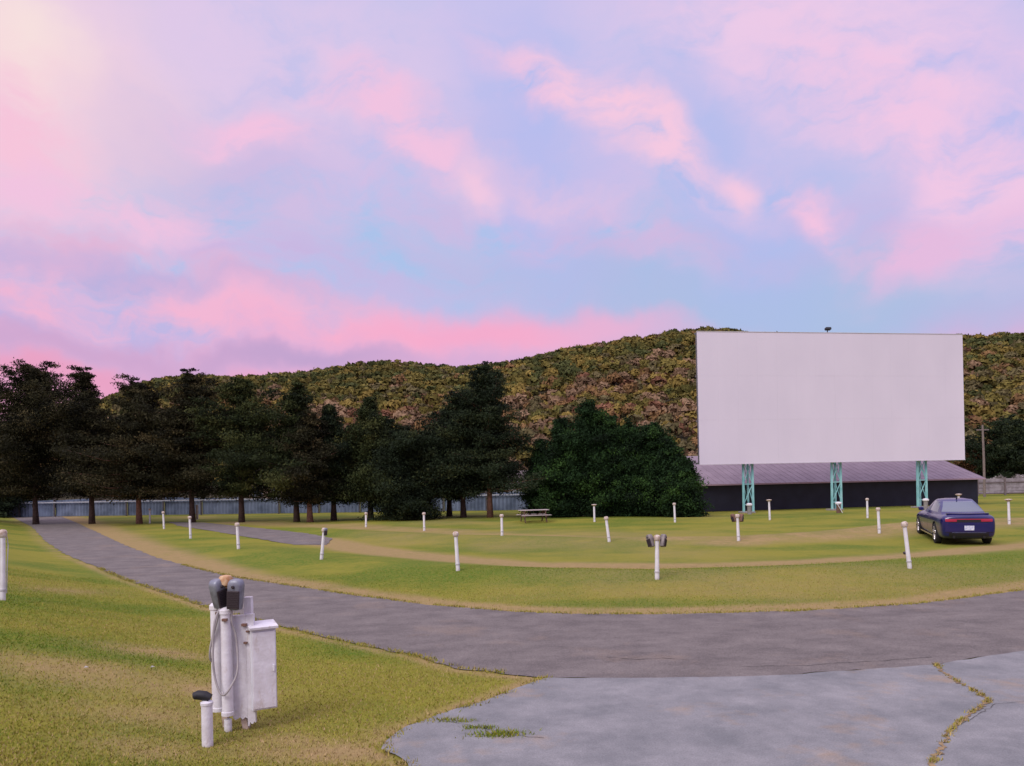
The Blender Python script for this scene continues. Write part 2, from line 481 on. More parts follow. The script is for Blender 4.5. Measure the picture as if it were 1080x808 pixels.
def ragged(P, amp, step=.12, seed=0, skip=lambda p: False):
    rs = np.random.default_rng(seed); out = []
    for i, (a, b) in enumerate(zip(P, P[1:]+P[:1])):
        a, b = np.array(a), np.array(b); l = np.hypot(*(b-a))
        n = int(min(max(1, l/step), 260)) if not skip(a) and not skip(b) else 1
        t0 = (b-a)/max(l, 1e-6); nrm = np.array([-t0[1], t0[0]])
        for k in range(n):
            p = a+(b-a)*k/n
            j = (float(noise2(np.array(p[0]*1.0+50), np.array(p[1]+50), 31+seed, .35, 4))-.5)*2*amp if n > 1 else 0
            out.append(tuple(p+nrm*j))
    return out

def sheet(name, P, z, m, label):
    bm = bmesh.new()
    vs = [bm.verts.new((x, y, z)) for x, y in P]
    bm.faces.new(vs)
    bmesh.ops.triangulate(bm, faces=bm.faces, ngon_method='EAR_CLIP')
    for f in bm.faces:
        if f.normal.z < 0: f.normal_flip()
    o = obj_noflip(name, bm, m); tag(o, label, None, kind='structure'); return o
def obj_noflip(name, bm, m):
    me = bpy.data.meshes.new(name); bm.to_mesh(me); bm.free(); return link_mesh(name, me, m)

def pave_mat(name, c1, c2, stain, stain_amt, speck=.3, rough=.9, stretch=(1, 1, 1), s0=.7):
    m = bpy.data.materials.new(name); m.use_nodes = True
    nt = m.node_tree; b = nt.nodes['Principled BSDF']; b.inputs['Roughness'].default_value = rough; b.inputs['Specular IOR Level'].default_value = .25
    N = nt.nodes.new; L = nt.links.new; tc = N('ShaderNodeTexCoord')
    mp = N('ShaderNodeMapping'); mp.inputs['Scale'].default_value = stretch; mp.inputs['Rotation'].default_value = (0, 0, R3(-12)); L(tc.outputs['Object'], mp.inputs[0])
    def noise(s, d, r, v=None):
        n = N('ShaderNodeTexNoise'); n.inputs['Scale'].default_value = s; n.inputs['Detail'].default_value = d; n.inputs['Roughness'].default_value = r
        L(v or tc.outputs['Object'], n.inputs['Vector']); return n.outputs['Fac']
    def mixc(f, a, c, bt='MIX'):
        x = N('ShaderNodeMix'); x.data_type = 'RGBA'; x.blend_type = bt
        (L(f, x.inputs['Factor']) if not isinstance(f, float) else x.inputs['Factor'].__setattr__('default_value', f))
        for k, v in (('A', a), ('B', c)):
            if isinstance(v, tuple): x.inputs[k].default_value = v+(1,)
            else: L(v, x.inputs[k])
        return x.outputs['Result']
    def mr(v, a, b_, c=0, d=1):
        x = N('ShaderNodeMapRange'); L(v, x.inputs[0])
        for i, q in zip((1, 2, 3, 4), (a, b_, c, d)): x.inputs[i].default_value = q
        return x.outputs[0]
    col = mixc(mr(noise(s0, 6, .65, mp.outputs[0]), .35, .65), c1, c2)
    col = mixc(mr(noise(.55, 5, .7), .55, .72, 0, stain_amt), col, stain)
    f = mr(noise(60, 4, .9), .3, .7, 1-speck, 1+speck)
    cc = N('ShaderNodeCombineColor')
    for i in range(3): L(f, cc.inputs[i])
    col = mixc(1.0, col, cc.outputs[0], 'MULTIPLY')
    f2 = mr(noise(9, 5, .7), .3, .7, .93, 1.06)
    c2_ = N('ShaderNodeCombineColor')
    for i in range(3): L(f2, c2_.inputs[i])
    col = mixc(1.0, col, c2_.outputs[0], 'MULTIPLY')
    L(col, b.inputs['Base Color'])
    bp = N('ShaderNodeBump'); bp.inputs['Strength'].default_value = .35; bp.inputs['Distance'].default_value = .01
    L(noise(70, 5, .8), bp.inputs['Height']); L(bp.outputs[0], b.inputs['Normal'])
    return m
M_road = pave_mat('asphalt', (.122, .108, .102), (.185, .165, .152), (.24, .185, .14), .6, .6, stretch=(.9, 1.25, 1), s0=1.6)
M_apron = pave_mat('worn_concrete', (.165, .172, .178), (.262, .262, .265), (.33, .235, .145), .8, .3, s0=1.3)
far_skip = lambda p: p[1] > 60 or p[1] < 5
sheet('road', ragged(road_poly, .10, .12, 1, far_skip), .012, M_road, 'grey asphalt lane curving across the field')
sheet('parking_apron', ragged(apron_poly, .05, .08, 2, lambda p: p[1] < 5.2 or p[0] > 12), .018, M_apron, 'pale weathered pavement in the near corner')
sheet('side_lane', ragged(strip_poly, .12, .4, 3), .016, M_road, 'short strip of asphalt behind the first grass row')

# crack in the apron with dry weeds, and other weeds
crack_px = [(986, 701), (996, 712), (1012, 722), (1030, 732), (1043, 740), (1034, 748), (1018, 758), (1004, 771), (996, 786), (984, 806), (975, 830)]
crack = [flat(*p) for p in crack_px]
bm = bmesh.new(); prev = None
for i in range((len(crack)-1)*14+1):
    k, t = min(i//14, len(crack)-2), (i/14-min(i//14, len(crack)-2))
    a, b = np.array(crack[k]), np.array(crack[k+1]); p = a+(b-a)*t
    d = (b-a)/np.hypot(*(b-a)); nrm = np.array([-d[1], d[0]])
    w = .008+.02*random.random()**1.5; j = (random.random()-.5)*.05
    l, r = p+nrm*(w+j), p-nrm*(w-j)
    cur_ = (bm.verts.new((l[0], l[1], .023)), bm.verts.new((r[0], r[1], .023)))
    if prev: bm.faces.new((prev[0], prev[1], cur_[1], cur_[0]))
    prev = cur_
M_soil = mat('crack_soil', (.30, .21, .11), .95, var=.5, scale=12)
o = obj('pavement_crack', bm, M_soil); tag(o, 'soil filled crack zigzagging across the pavement', None, kind='structure')
M_dk = mat('dark_crack_soil', (.10, .09, .085), .95, var=.4)  # dark soil colour for the fine cracks and seams
def fine_crack(px, w0, z, label, seed):
    rs = np.random.default_rng(seed); P = [np.array(flat(*p)) for p in px]; bm = bmesh.new(); prev = None; off = 0
    for a, b in zip(P[:-1], P[1:]):
        d = (b-a)/np.hypot(*(b-a)); nrm = np.array([-d[1], d[0]]); n = max(3, int(np.hypot(*(b-a))/.06))
        for k in range(n):
            off = off*.8+rs.normal()*.012; p = a+(b-a)*k/n+nrm*off; w = w0*(.3+rs.random())
            c = (bm.verts.new((*(p+nrm*w), z)), bm.verts.new((*(p-nrm*w), z)))
            if prev: bm.faces.new((prev[0], prev[1], c[1], c[0]))
            prev = c
    o = obj('pavement_crack', bm, M_dk); tag(o, label, None, kind='structure')
fine_crack([(463, 762), (505, 769), (545, 777), (580, 782)], .004, .022, 'fine crack by the grass tuft', 1)
fine_crack([(1004, 771), (1025, 762), (1052, 745), (1085, 741)], .003, .0225, 'fine side crack at the right', 2)
fine_crack([(640, 694), (670, 697), (700, 695), (735, 697)], .007, .0165, 'dark worn seam in the lane', 5)
fine_crack([(780, 704), (850, 703), (930, 698), (985, 693)], .006, .0165, 'dark worn seam along the lane edge', 6)

# ------------------------------------------------------------------ short grass blades
def blades(name, X, Y, Z, hmin, hmax, w, tone, m, label):
    n = len(X); a = RNG.random(n)*2*math.pi; hh = hmin+(hmax-hmin)*RNG.random(n)
    ww = w*(.6+.8*RNG.random(n)); la = RNG.random(n)*2*math.pi; lean = hh*(.2+.9*RNG.random(n))
    P = np.stack([X, Y, Z], 1)
    dx = np.stack([np.cos(a)*ww, np.sin(a)*ww, np.zeros(n)], 1)
    tip = P+np.stack([np.cos(la)*lean, np.sin(la)*lean, hh], 1)
    Vv = np.empty((n*3, 3)); Vv[0::3] = P-dx; Vv[1::3] = P+dx; Vv[2::3] = tip
    Fc = np.arange(n*3).reshape(n, 3)
    o = np_mesh(name, Vv, Fc, m, attrs={'tone': ('FLOAT', np.repeat(tone, 3))})
    tag(o, label, 'grass', kind='stuff'); return o
M_blade = attr_mat('grass_blades', 'tone', [(0, (.11, .185, .016)), (.35, (.195, .228, .022)), (.65, (.30, .255, .045)), (1, (.42, .30, .16))], .9)
n = 520000
D = 5.2+ (RNG.random(n)**1.9)*15
U = -.70+1.45*RNG.random(n)
X = U*D; Y = D
lawn = inside(lawn_poly, X, Y)
ok = (lawn | ((Y > 7.5) & ~inside(road_poly, X, Y) & ~inside(apron_poly, X, Y))) & ~inside(strip_poly, X, Y)
X, Y = X[ok], Y[ok]
dr_, lu_ = ground_masks(X, Y)
keep = RNG.random(len(X)) > dr_*.85
X, Y, dr_, lu_ = X[keep], Y[keep], dr_[keep], lu_[keep]
tone = np.clip(.66-.55*lu_+.45*dr_+.2*RNG.standard_normal(len(X)), 0, 1)
blades('lawn_grass', X, Y, height(X, Y)-.004, .008, .030, .0055, tone, M_blade, 'short mown grass over the lawn and field')
# weeds along the crack and tuft on the pavement, taller grass round posts
def weed(cx, cy, sx, sy, nn, hm, tn, rot=0):
    x = RNG.standard_normal(nn)*sx; y = RNG.standard_normal(nn)*sy
    return cx+x*math.cos(rot)-y*math.sin(rot), cy+x*math.sin(rot)+y*math.cos(rot), np.full(nn, hm), np.clip(tn+.15*RNG.standard_normal(nn), 0, 1)
ws = []
for a, b in zip(crack[:-1], crack[1:]):
    for k in range(5):
        t = RNG.random(); r = RNG.random()
        ws.append(weed(a[0]+(b[0]-a[0])*t, a[1]+(b[1]-a[1])*t,   .010+.016*r, .012, int(5+26*r), .015, .70))
for px, py, sx, sy, nn, tn in ((528, 777, .12, .055, 480, .3), (505, 770, .09, .03, 160, .3), (480, 763, .1, .02, 120, .4), (470, 761, .08, .02, 80, .5)):
    x, y = flat(px, py); ws.append(weed(x, y, sx, sy, nn, .05, tn))
for P_, z0 in ((apron_left, 0), (road_near[4:15], 0), (road_far[4:], 0)):
    for a, b in zip(P_[:-1], P_[1:]):
        if a[1] > 25: continue
        l = math.hypot(b[0]-a[0], b[1]-a[1])
        for k in range(int(l*14)):
            t = RNG.random(); ws.append(weed(a[0]+(b[0]-a[0])*t, a[1]+(b[1]-a[1])*t, .05, .035, 14, .03, .62))
WX, WY, WH, WT = [np.concatenate([w[i] for w in ws]) for i in range(4)]
blades('weeds', WX, WY, np.full(len(WX), .012), .01, .05, .007, WT, M_blade, 'weeds and dry tufts in the pavement joints and along the lane edges')

# ------------------------------------------------------------------ hill and its wood
ridge_px = [(-900, 470), (-500, 452), (-200, 440), (0, 450), (100, 428), (150, 405), (200, 397), (250, 399), (290, 396), (330, 392), (365, 387), (400, 382), (440, 385), (480, 388), (520, 386),
            (560, 380), (600, 369), (640, 363), (680, 357), (720, 350), (745, 347), (775, 349), (800, 353), (900, 358), (1015, 355), (1050, 354), (1080, 353), (1300, 362), (1700, 400), (2200, 450)]
rpx = np.array([p[0] for p in ridge_px], float); rpy = np.array([p[1] for p in ridge_px], float)
def hill_z(px, t):
    """t 0..1 from the foot (D 125) to the ridge (D ~430); px = direction"""
    D = 125+305*t
    py = np.interp(px, rpx, rpy)
    u, v = (px-CX)/F, (CY-py)/F
    zr = H+(-u*sr+v*cr)*430-5.0
    x = u*D
    s = t*t*(3-2*t)*.35+.65*t
    z = zr*s + 4.0*(noise2(x+900, D+0*x, 41, 60, 3)-.5)*4*t*(1-t)
    return x, D+0*x, z
PXs, Ts = np.meshgrid(np.linspace(-900, 2200, 220), np.linspace(0, 1, 60))
hx, hy, hz = hill_z(PXs, Ts)
hz[0] = -.5
# back slope
rows_n = 6
bxs, bys, bzs = [hx], [hy], [hz]
for k in range(1, rows_n+1):
    bxs.append(hx[-1:]*(1+.12*k)); bys.append(hy[-1:]+60*k); bzs.append(hz[-1:]*(1-k/rows_n)-.6)
HX, HY, HZ = np.vstack(bxs), np.vstack(bys), np.vstack(bzs)
ny, nx = HX.shape; I = np.arange(nx*ny).reshape(ny, nx)
Q = np.stack([I[:-1, :-1], I[:-1, 1:], I[1:, 1:], I[1:, :-1]], -1).reshape(-1, 4)
M_hill = mat('hill_earth', (.05, .042, .02), .95, var=.5, scale=.05)
o = np_mesh('hill', np.stack([HX.ravel(), HY.ravel(), HZ.ravel()], 1), Q, M_hill, smooth_=True)
tag(o, 'long wooded ridge behind the field', None, kind='structure')

def ico(sub):
    bm = bmesh.new(); bmesh.ops.create_icosphere(bm, subdivisions=sub, radius=1)
    V = np.array([v.co[:] for v in bm.verts]); Fc = np.array([[v.index for v in f.verts] for f in bm.faces]); bm.free(); return V, Fc
IV, IF = ico(1)
_k = IF[(IV[IF][:, :, 2] > -.3).all(1)]            # crowns sink into one another: the hidden underside is left off
_u = np.unique(_k); _m = -np.ones(len(IV), int); _m[_u] = np.arange(len(_u)); IV, IF = IV[_u], _m[_k]
variants = []; NL = 105
for s in range(8):
    rs = np.random.default_rng(100+s); d = np.ones(len(IV))
    for k in range(18):
        c = rs.standard_normal(3); c /= np.linalg.norm(c)
        d += .20*(rs.random()-.4)*np.exp(-((1-IV@c)/.14))
    d *= 1+.10*(rs.random(len(IV))-.5)
    core = IV*d[:, None]*.84
    c = rs.standard_normal((NL, 3)); c /= np.linalg.norm(c, axis=1)[:, None]; c[:, 2] = np.abs(c[:, 2])*1.0-.25
    c *= (.80+.32*rs.random(NL))[:, None]
    for q in range(5):      # boughs standing out of the round
        k_ = rs.standard_normal(3); k_[2] = abs(k_[2]); k_ /= np.linalg.norm(k_); c *= (1+.12*np.exp(-((1-(c@k_))/.12)))[:, None]
    nr_ = c/np.linalg.norm(c, axis=1)[:, None]+.55*rs.standard_normal((NL, 3))
    a_ = np.cross(nr_, rs.standard_normal((NL, 3))); a_ /= np.linalg.norm(a_, axis=1)[:, None]; b_ = np.cross(a_, nr_); b_ /= np.linalg.norm(b_, axis=1)[:, None]
    zz = (.13+.20*rs.random(NL))[:, None]
    lf_ = np.stack([c-a_*zz-b_*zz*.7, c+a_*zz, c-a_*zz*.5+b_*zz], 1).reshape(-1, 3)
    variants.append(np.vstack([core, lf_]))
IF = np.vstack([IF, len(IV)+np.arange(NL*3).reshape(NL, 3)]); NVV = len(variants[0])
n_t = 19000
tpx = RNG.uniform(-140, 1400, n_t); tt = RNG.random(n_t)**.75
tt[:1500] = RNG.uniform(.95, 1.0, 1500); tpx[:1500] = RNG.uniform(-140, 1400, 1500)
tx, ty, tz = hill_z(tpx, tt)
n_l = 26      # loose leaf clumps on each crown
VV, FF, CC = [], [], []
pal = np.array([(.085, .080, .024), (.12, .10, .028), (.175, .13, .036), (.055, .062, .022), (.17, .10, .045), (.19, .125, .075), (.15, .075, .045), (.10, .085, .04)])
nz = noise2(tx+900, ty*1.4, 51, 45, 3); nz2 = noise2(tx+900, ty*1.4, 57, 25, 3)
low = smooth(.8, .15, tt)
for i in range(n_t):
    r = (1.1+1.9*RNG.random()**2.0)*(.8+.40*tt[i])
    ang = RNG.random()*6.28; c, s = math.cos(ang), math.sin(ang)
    B = variants[i % 8]*np.array([r, r, r*(.85+.35*RNG.random())])
    B = np.stack([B[:, 0]*c-B[:, 1]*s, B[:, 0]*s+B[:, 1]*c, B[:, 2]], 1)+(tx[i], ty[i], tz[i]+r*.9)
    warm = nz[i]*.9+low[i]*.36+RNG.normal()*.15
    if warm > .88: ci = RNG.choice([4, 5, 6, 5])
    elif warm > .70: ci = RNG.choice([2, 4, 7, 5, 1])
    elif warm > .45: ci = RNG.choice([0, 1, 2, 7, 1])
    else: ci = RNG.choice([0, 3, 1, 3])
    col = pal[ci]*(.78+.55*RNG.random())*(.80+.5*nz2[i])
    VV.append(B); FF.append(IF+i*NVV); CC.append(np.tile(np.append(col, 1), (NVV, 1)))
VV = np.vstack(VV); FF = np.vstack(FF); CC = np.vstack(CC)
M_wood = bpy.data.materials.new('autumn_foliage'); M_wood.use_nodes = True
nt = M_wood.node_tree; b = nt.nodes['Principled BSDF']; b.inputs['Roughness'].default_value = .95; b.inputs['Specular IOR Level'].default_value = .05
a = nt.nodes.new('ShaderNodeAttribute'); a.attribute_name = 'leafcol'
tcn = nt.nodes.new('ShaderNodeTexCoord'); nn_ = nt.nodes.new('ShaderNodeTexNoise'); nn_.inputs['Scale'].default_value = .9; nn_.inputs['Detail'].default_value = 4
nt.links.new(tcn.outputs['Object'], nn_.inputs['Vector'])
mr_ = nt.nodes.new('ShaderNodeMapRange'); mr_.inputs[1].default_value = .3; mr_.inputs[2].default_value = .7; mr_.inputs[3].default_value = .7; mr_.inputs[4].default_value = 1.3
nt.links.new(nn_.outputs['Fac'], mr_.inputs[0])
vm = nt.nodes.new('ShaderNodeVectorMath'); vm.operation = 'SCALE'; nt.links.new(a.outputs['Color'], vm.inputs[0]); nt.links.new(mr_.outputs[0], vm.inputs['Scale'])
nt.links.new(vm.outputs[0], b.inputs['Base Color'])
o = np_mesh('hillside_wood', VV, FF, M_wood, attrs={'leafcol': ('FLOAT_COLOR', CC)}, smooth_=False)
tag(o, 'autumn woodland in olive and rust covering the ridge', 'wood', kind='stuff')
del VV, FF, CC

# ------------------------------------------------------------------ field trees
M_bark = mat('bark', (.085, .055, .045), .95, var=.5, scale=9, bump=.6, bscale=25)
M_bark_light = mat('ruddy_bark', (.26, .14, .10), .95, var=.45, scale=9, bump=.6, bscale=25)
def fol(name, lo, mid, hi): return attr_mat(name, 'tone', [(0, lo), (.55, mid), (1, hi)], .9)
M_fd = fol('needles_dark', (.008, .014, .008), (.020, .032, .014), (.055, .065, .022))
M_fb = fol('needles_brown', (.009, .010, .006), (.028, .028, .012), (.090, .072, .030))
M_fg = fol('needles_green', (.006, .014, .006), (.014, .036, .011), (.048, .105, .022))
M_fo = fol('needles_olive', (.010, .016, .008), (.030, .042, .013), (.085, .090, .026))

def profile(style, t):
    if style == 'cone': return min(1, .62+t*3)*(1-t)**.72
    if style == 'pine': return max(.05, math.sin(math.pi*(.27+.69*t)))**.8*(1-.38*t*t)
    if style == 'cedar': return min(1, .8+t)*max(.02, 1-t**2.1)**.85
    if style == 'round': return max(.05, math.sin(math.pi*(.10+.86*t)))**.55
    if style == 'feather': return min(1, .85+t)*(1-t)**.8+.07*(t > .6)
    if style == 'bush': return max(.06, 1-((t-.35)/.68)**2)**.6
    return 1-t

def tree(name, bx_, by_, D, top, hw, style, clear, m_f, m_b, label, seed, nb=110, leaf=.125, trunk_w=.16, cat='tree', group='trees along the back of the field', dens=1.0, leanx=0.):
    rs = np.random.default_rng(seed)
    g0 = at(bx_, by_, D); x0, y0 = g0.x, D; z0 = h1(x0, y0)
    Ht = at(bx_, top, D).z-z0; Rw = hw/F*D
    root = empty(name, (x0, y0, z0)); tag(root, label, cat, group)
    bm = bmesh.new()
    pts, rad = [], []
    ph = rs.random()*6
    for k in range(9):
        t = k/8
        pts.append((.12*math.sin(ph+t*3)*t*Ht*.15+leanx*t, .1*math.cos(ph+t*2.3)*t, -.08+t*Ht*.96)); rad.append(trunk_w*(1-t)**.8+.015 if k else trunk_w*1.35)
    tube(bm, pts, rad, 9)
    P = np.array(pts)
    leaves_c, leaves_r, leaves_t = [], [], []
    hn = rs.normal(size=(7, 9))*.26; hp = rs.random((7, 9))*6.28
    for i in range(nb):
        t = (i+rs.random())/nb
        t = t**.9
        z = Ht*(clear+(1-clear)*t)*.97
        k = z/(Ht*.96)*8; k0 = int(min(k, 7)); pt = P[k0]*(1-(k-k0))+P[k0+1]*(k-k0)
        az = i*2.399+rs.random()*1.2
        Lb = Rw*(1.32 if style not in ('cedar', 'bush') else 1.2)*profile(style, t)*(.60+.52*rs.random())
        # lobes: boughs grow further in some directions than in others
        ti = t*6; j0 = int(min(ti, 5)); fr_ = ti-j0
        lob = sum(math.cos((q+1)*az+hp[j0, q])*hn[j0, q]*(1-fr_)+math.cos((q+1)*az+hp[j0+1, q])*hn[j0+1, q]*fr_ for q in range(4))
        Lb *= min(1.5, max(.55, 1+lob*(.5 if style in ('cedar', 'bush') else 1)))
        if style in ('feather', 'pine', 'round') and rs.random() < .10: Lb *= 1.3
        el = {'cone': R3(12), 'cedar': R3(30), 'pine': R3(18), 'round': R3(22), 'feather': R3(30), 'bush': R3(15)}[style]*(.3+1.2*rs.random())*(.3+.9*t)
        if clear > .1 and t < .25: el -= R3(4)
        if t > .72 and style != 'bush': el += R3(34)*(t-.6)/.4*(.4+rs.random())     # upper boughs reach upward and end in points
        d = np.array([math.cos(az)*math.cos(el), math.sin(az)*math.cos(el), math.sin(el)])
        end = pt+d*Lb
        mid_ = pt+d*Lb*.5-np.array([0, 0, .05*Lb])
        if Lb > .5 and i % 2 == 0: tube(bm, [pt, mid_, end], [.045*(1-t)+.012, .025*(1-t)+.008, .004], 5, False)
        if t > .72 and style in ('feather', 'pine', 'cedar') and rs.random() < .3: Lb = Lb*1.15+.25
        nc = max(2, int(Lb/.30*dens))
        tone_b = rs.normal()*.19
        for c in range(nc):
            s = .22+.80*(c+rs.random()*.6)/nc
            p = pt+d*Lb*s+rs.normal(size=3)*.10
            sz = (.27+.15*Lb*(1.1-s*.5))*(1 if t < .7 else 1.25-.95*(t-.5)-.25*s)
            leaves_c.append(p); leaves_r.append((sz, sz, sz*(.38 if style in ('pine', 'feather', 'round') else .6))); leaves_t.append(.44+tone_b+rs.normal()*.13)
    leaves_c = np.array(leaves_c); leaves_r = np.array(leaves_r); leaves_t = np.array(leaves_t)
    per = int(80*dens*(.125/leaf))
    n = len(leaves_c)*per
    C = np.repeat(leaves_c, per, 0)+rs.normal(size=(n, 3))*.55*np.repeat(leaves_r, per, 0)
    C[:, 2] = np.where(C[:, 2] < .06, .06+.1*rs.random(n), C[:, 2])
    a = rs.normal(size=(n, 3)); a /= np.linalg.norm(a, axis=1)[:, None]
    bb = rs.normal(size=(n, 3)); bb -= a*(a*bb).sum(1)[:, None]; bb /= np.linalg.norm(bb, axis=1)[:, None]
    sz = leaf*(.5+.9*rs.random(n))[:, None]
    Vv = np.empty((n*3, 3)); Vv[0::3] = C-a*sz*.45-bb*sz*.22; Vv[1::3] = C+a*sz*.6; Vv[2::3] = C-a*sz*.3+bb*sz*.35
    tn = np.clip(np.repeat(leaves_t, per)+.05*rs.normal(size=n), 0, 1)
    obj('trunk', bm, m_b, root, True)
    np_mesh('crown', Vv, np.arange(n*3).reshape(n, 3), m_f, root, attrs={'tone': ('FLOAT', np.repeat(tn, 3))})
    return root

T = [
 ('pine_tree', 38, 549, 52, 394, 44, 'round', .22, M_fb, M_bark, 'broad round topped pine at the far left end of the lane'),
 ('pine_tree', -25, 549, 54, 418, 40, 'pine', .20, M_fd, M_bark, 'dark pine cut off by the left edge of the picture'),
 ('pine_tree', 97, 548, 51, 389, 38, 'feather', .20, M_fb, M_bark, 'tall feathery topped evergreen with spiky upper boughs against the pink sky'),
 ('pine_tree', 147, 549, 50, 401, 40, 'pine', .10, M_fb, M_bark_light, 'bushy evergreen with reddish low trunk beside the leftmost field posts'),
 ('pine_tree', 203, 549, 50, 391, 36, 'pine', .22, M_fb, M_bark, 'brownish evergreen standing just left of the fourth white post'),
 ('pine_tree', 255, 550, 49, 398, 36, 'pine', .25, M_fo, M_bark, 'evergreen with bare dark trunk directly behind the asphalt side strip'),
 ('pine_tree', 313, 551, 48, 404, 38, 'feather', .26, M_fo, M_bark, 'greenish pointed evergreen with dark trunk left of the grey speaker post'),
 ('pine_tree', 352, 550, 49, 424, 30, 'cone', .24, M_fd, M_bark, 'shorter dark evergreen filling the gap right of the pointed green one'),
 ('pine_tree', 391, 549, 49, 417, 38, 'cone', .20, M_fo, M_bark, 'conical evergreen below the low saddle of the ridge'),
 ('bushy_cedar', 431, 550, 48, 455, 37, 'bush', .0, M_fd, M_bark, 'dark rounded evergreen bush with foliage down to the grass'),
 ('pine_tree', 489, 549, 49, 413, 36, 'pine', .22, M_fd, M_bark, 'dark pine leaning into the left side of the tallest tree'),
 ('pine_tree', 517, 549, 48.5, 384, 46, 'feather', .22, M_fd, M_bark_light, 'tallest central pine with ruddy bare trunk left of the picnic table'),
 ('pine_tree', 327, 551, 47.5, 436, 26, 'pine', .2, M_fb, M_bark_light, 'slim evergreen with a pale ruddy trunk between two dark trunks'),
 ('pine_tree', 409, 549, 50.5, 440, 26, 'pine', .2, M_fd, M_bark, 'slim dark evergreen crowding the left side of the rounded bush'),
 ('pine_tree', 474, 549, 51, 432, 27, 'pine', .2, M_fd, M_bark, 'low dark evergreen filling in right of the rounded bush'),
 ('cedar_tree', 571, 547, 49.0, 466, 20, 'cedar', .0, M_fg, M_bark, 'low cedar standing behind the right end of the picnic table'),
 ('cedar_tree', 592, 547, 47.5, 441, 27, 'cedar', .0, M_fg, M_bark, 'green cedar just left of the tallest one in the dense clump'),
 ('cedar_tree', 621, 546, 47.5, 423, 34, 'cedar', .0, M_fg, M_bark, 'tallest green cedar of the dense clump left of the screen'),
 ('cedar_tree', 643, 546, 47.0, 440, 32, 'cedar', .0, M_fg, M_bark, 'green cedar tucked against the right side of the tallest one in the clump'),
 ('cedar_tree', 665, 546, 47.0, 448, 32, 'cedar', .0, M_fg, M_bark, 'bright tipped green cedar in the middle of the dense clump'),
 ('cedar_tree', 690, 546, 46.5, 446, 32, 'cedar', .0, M_fg, M_bark, 'green cedar of the dense clump with its own pointed top near the screen'),
 ('cedar_tree', 707, 545, 45.5, 463, 26, 'cedar', .0, M_fg, M_bark, 'sloping cedar just left of the lower corner of the screen'),
 ('cedar_tree', 722, 545, 44.0, 484, 18, 'bush', .0, M_fg, M_bark, 'lowest cedar overlapping the left end of the long shed'),
]
for i, t in enumerate(T):
    name, bx_, by_, D, top, hw, st, cl, mf, mb, lab = t
    nb = 105+int(hw*1.3)
    tree(name, bx_, by_, D, top, hw, st, (.19 if cl else 0), mf, mb, lab, 200+i, nb=nb, group='evergreens along the back of the field', dens=1.0 if st not in ('cone', 'bush', 'cedar') else 1.15)
for i, (bx_, D, top, hw, lab) in enumerate([(1062, 84, 447, 30, 'dark evergreen standing behind the pale board fence beside the utility pole'),
                                       (1098, 86, 452, 34, 'dark evergreen behind the board fence cut off by the right edge'),
                                       (1140, 88, 440, 36, 'evergreen beyond the right edge of the view')]):
    tree('pine_tree', bx_, 510, D, top, hw, 'round', .02, M_fd, M_bark, lab, 300+i, nb=100, leaf=.26, trunk_w=.25, group='evergreens behind the board fence', dens=.8)
for i, (bx_, D, top, hw, lab) in enumerate([(-8, 66, 500, 46, 'low dark thicket closing the far left end of the lane'),
                                           (1030, 90, 468, 22, 'rusty autumn bush between the shed roof and the utility pole')]):
    tree('thicket_bush', bx_, 545, D, top, hw, 'bush', 0, M_fd if i == 0 else fol('rust_leaves', (.05, .025, .012), (.10, .05, .022), (.17, .09, .04)), M_bark, lab, 320+i, nb=70, leaf=.24, group='bushes at the edge of the field', cat='bush')

# ------------------------------------------------------------------ corrugated fence on the left
M_fence = mat('blue_grey_sheet', (.165, .21, .31), .6, metal=.1, dark=(.085, .115, .18), scale=1.2)
M_fpost = mat('fence_post_wood', (.10, .09, .10), .8, var=.4)
M_cap = mat('pale_edge', (.40, .42, .48), .7, var=.3)
f0, f1 = at(-120, 540, 68), at(560, 540, 58)
f0.z = f1.z = 0
root = empty('sheet_fence', f0); tag(root, 'blue grey corrugated sheet fence running behind the tree trunks', 'fence')
dirv = (f1-f0); Lf = dirv.length; dirv.normalize(); nrm = Vector((-dirv.y, dirv.x, 0))
npan = 17; pw = Lf/npan
for i in range(npan):
    bm = bmesh.new(); top = 1.28+.10*math.sin(i*1.7); prev = None
    nseg = 44
    for k in range(nseg+1):
        s = pw*i+.05+(pw-.1)*k/nseg; w = .035*math.sin(k*math.pi/2)
        p = dirv*s+nrm*w
        tz = top+.05*math.sin(k/nseg*math.pi+i)+.01*random.random()
        a = bm.verts.new((p.x, p.y, .04)); b_ = bm.verts.new((p.x, p.y, tz)); q = p+nrm*.012
        a2 = bm.verts.new((q.x, q.y, .04)); b2 = bm.verts.new((q.x, q.y, tz))
        if prev:
            bm.faces.new((prev[0], a, b_, prev[1])); bm.faces.new((prev[2], prev[3], b2, a2)); bm.faces.new((prev[1], b_, b2, prev[3]))
        prev = (a, b_, a2, b2)
    obj('panel', bm, M_fence, root)
for i in range(npan+1):
    bm = bmesh.new(); p = dirv*(pw*i)-nrm*.09; box(bm, (p.x, p.y, .70), (.11, .11, 1.44)); obj('post', bm, M_fpost, root)
bm = bmesh.new(); a = dirv*0-nrm*.16; b_ = dirv*Lf-nrm*.16
beam(bm, (a.x, a.y, 1.16), (b_.x, b_.y, 1.16), .05, .09); obj('rail', bm, M_cap, root)
# short pale post standing in front of it
p = ground_at(208, 548); bm = bmesh.new(); hgt = 15/F*p.y
beam(bm, (0, 0, -.05), (0, 0, hgt), .13); box(bm, (0, 0, hgt+.012), (.17, .17, .04), bev=.01)
o = obj('marker_post', bm, mat('weathered_timber', (.42, .38, .34), .85, var=.35)); o.location = p; tag(o, 'short square weathered timber post by the blue sheet fence', 'post')

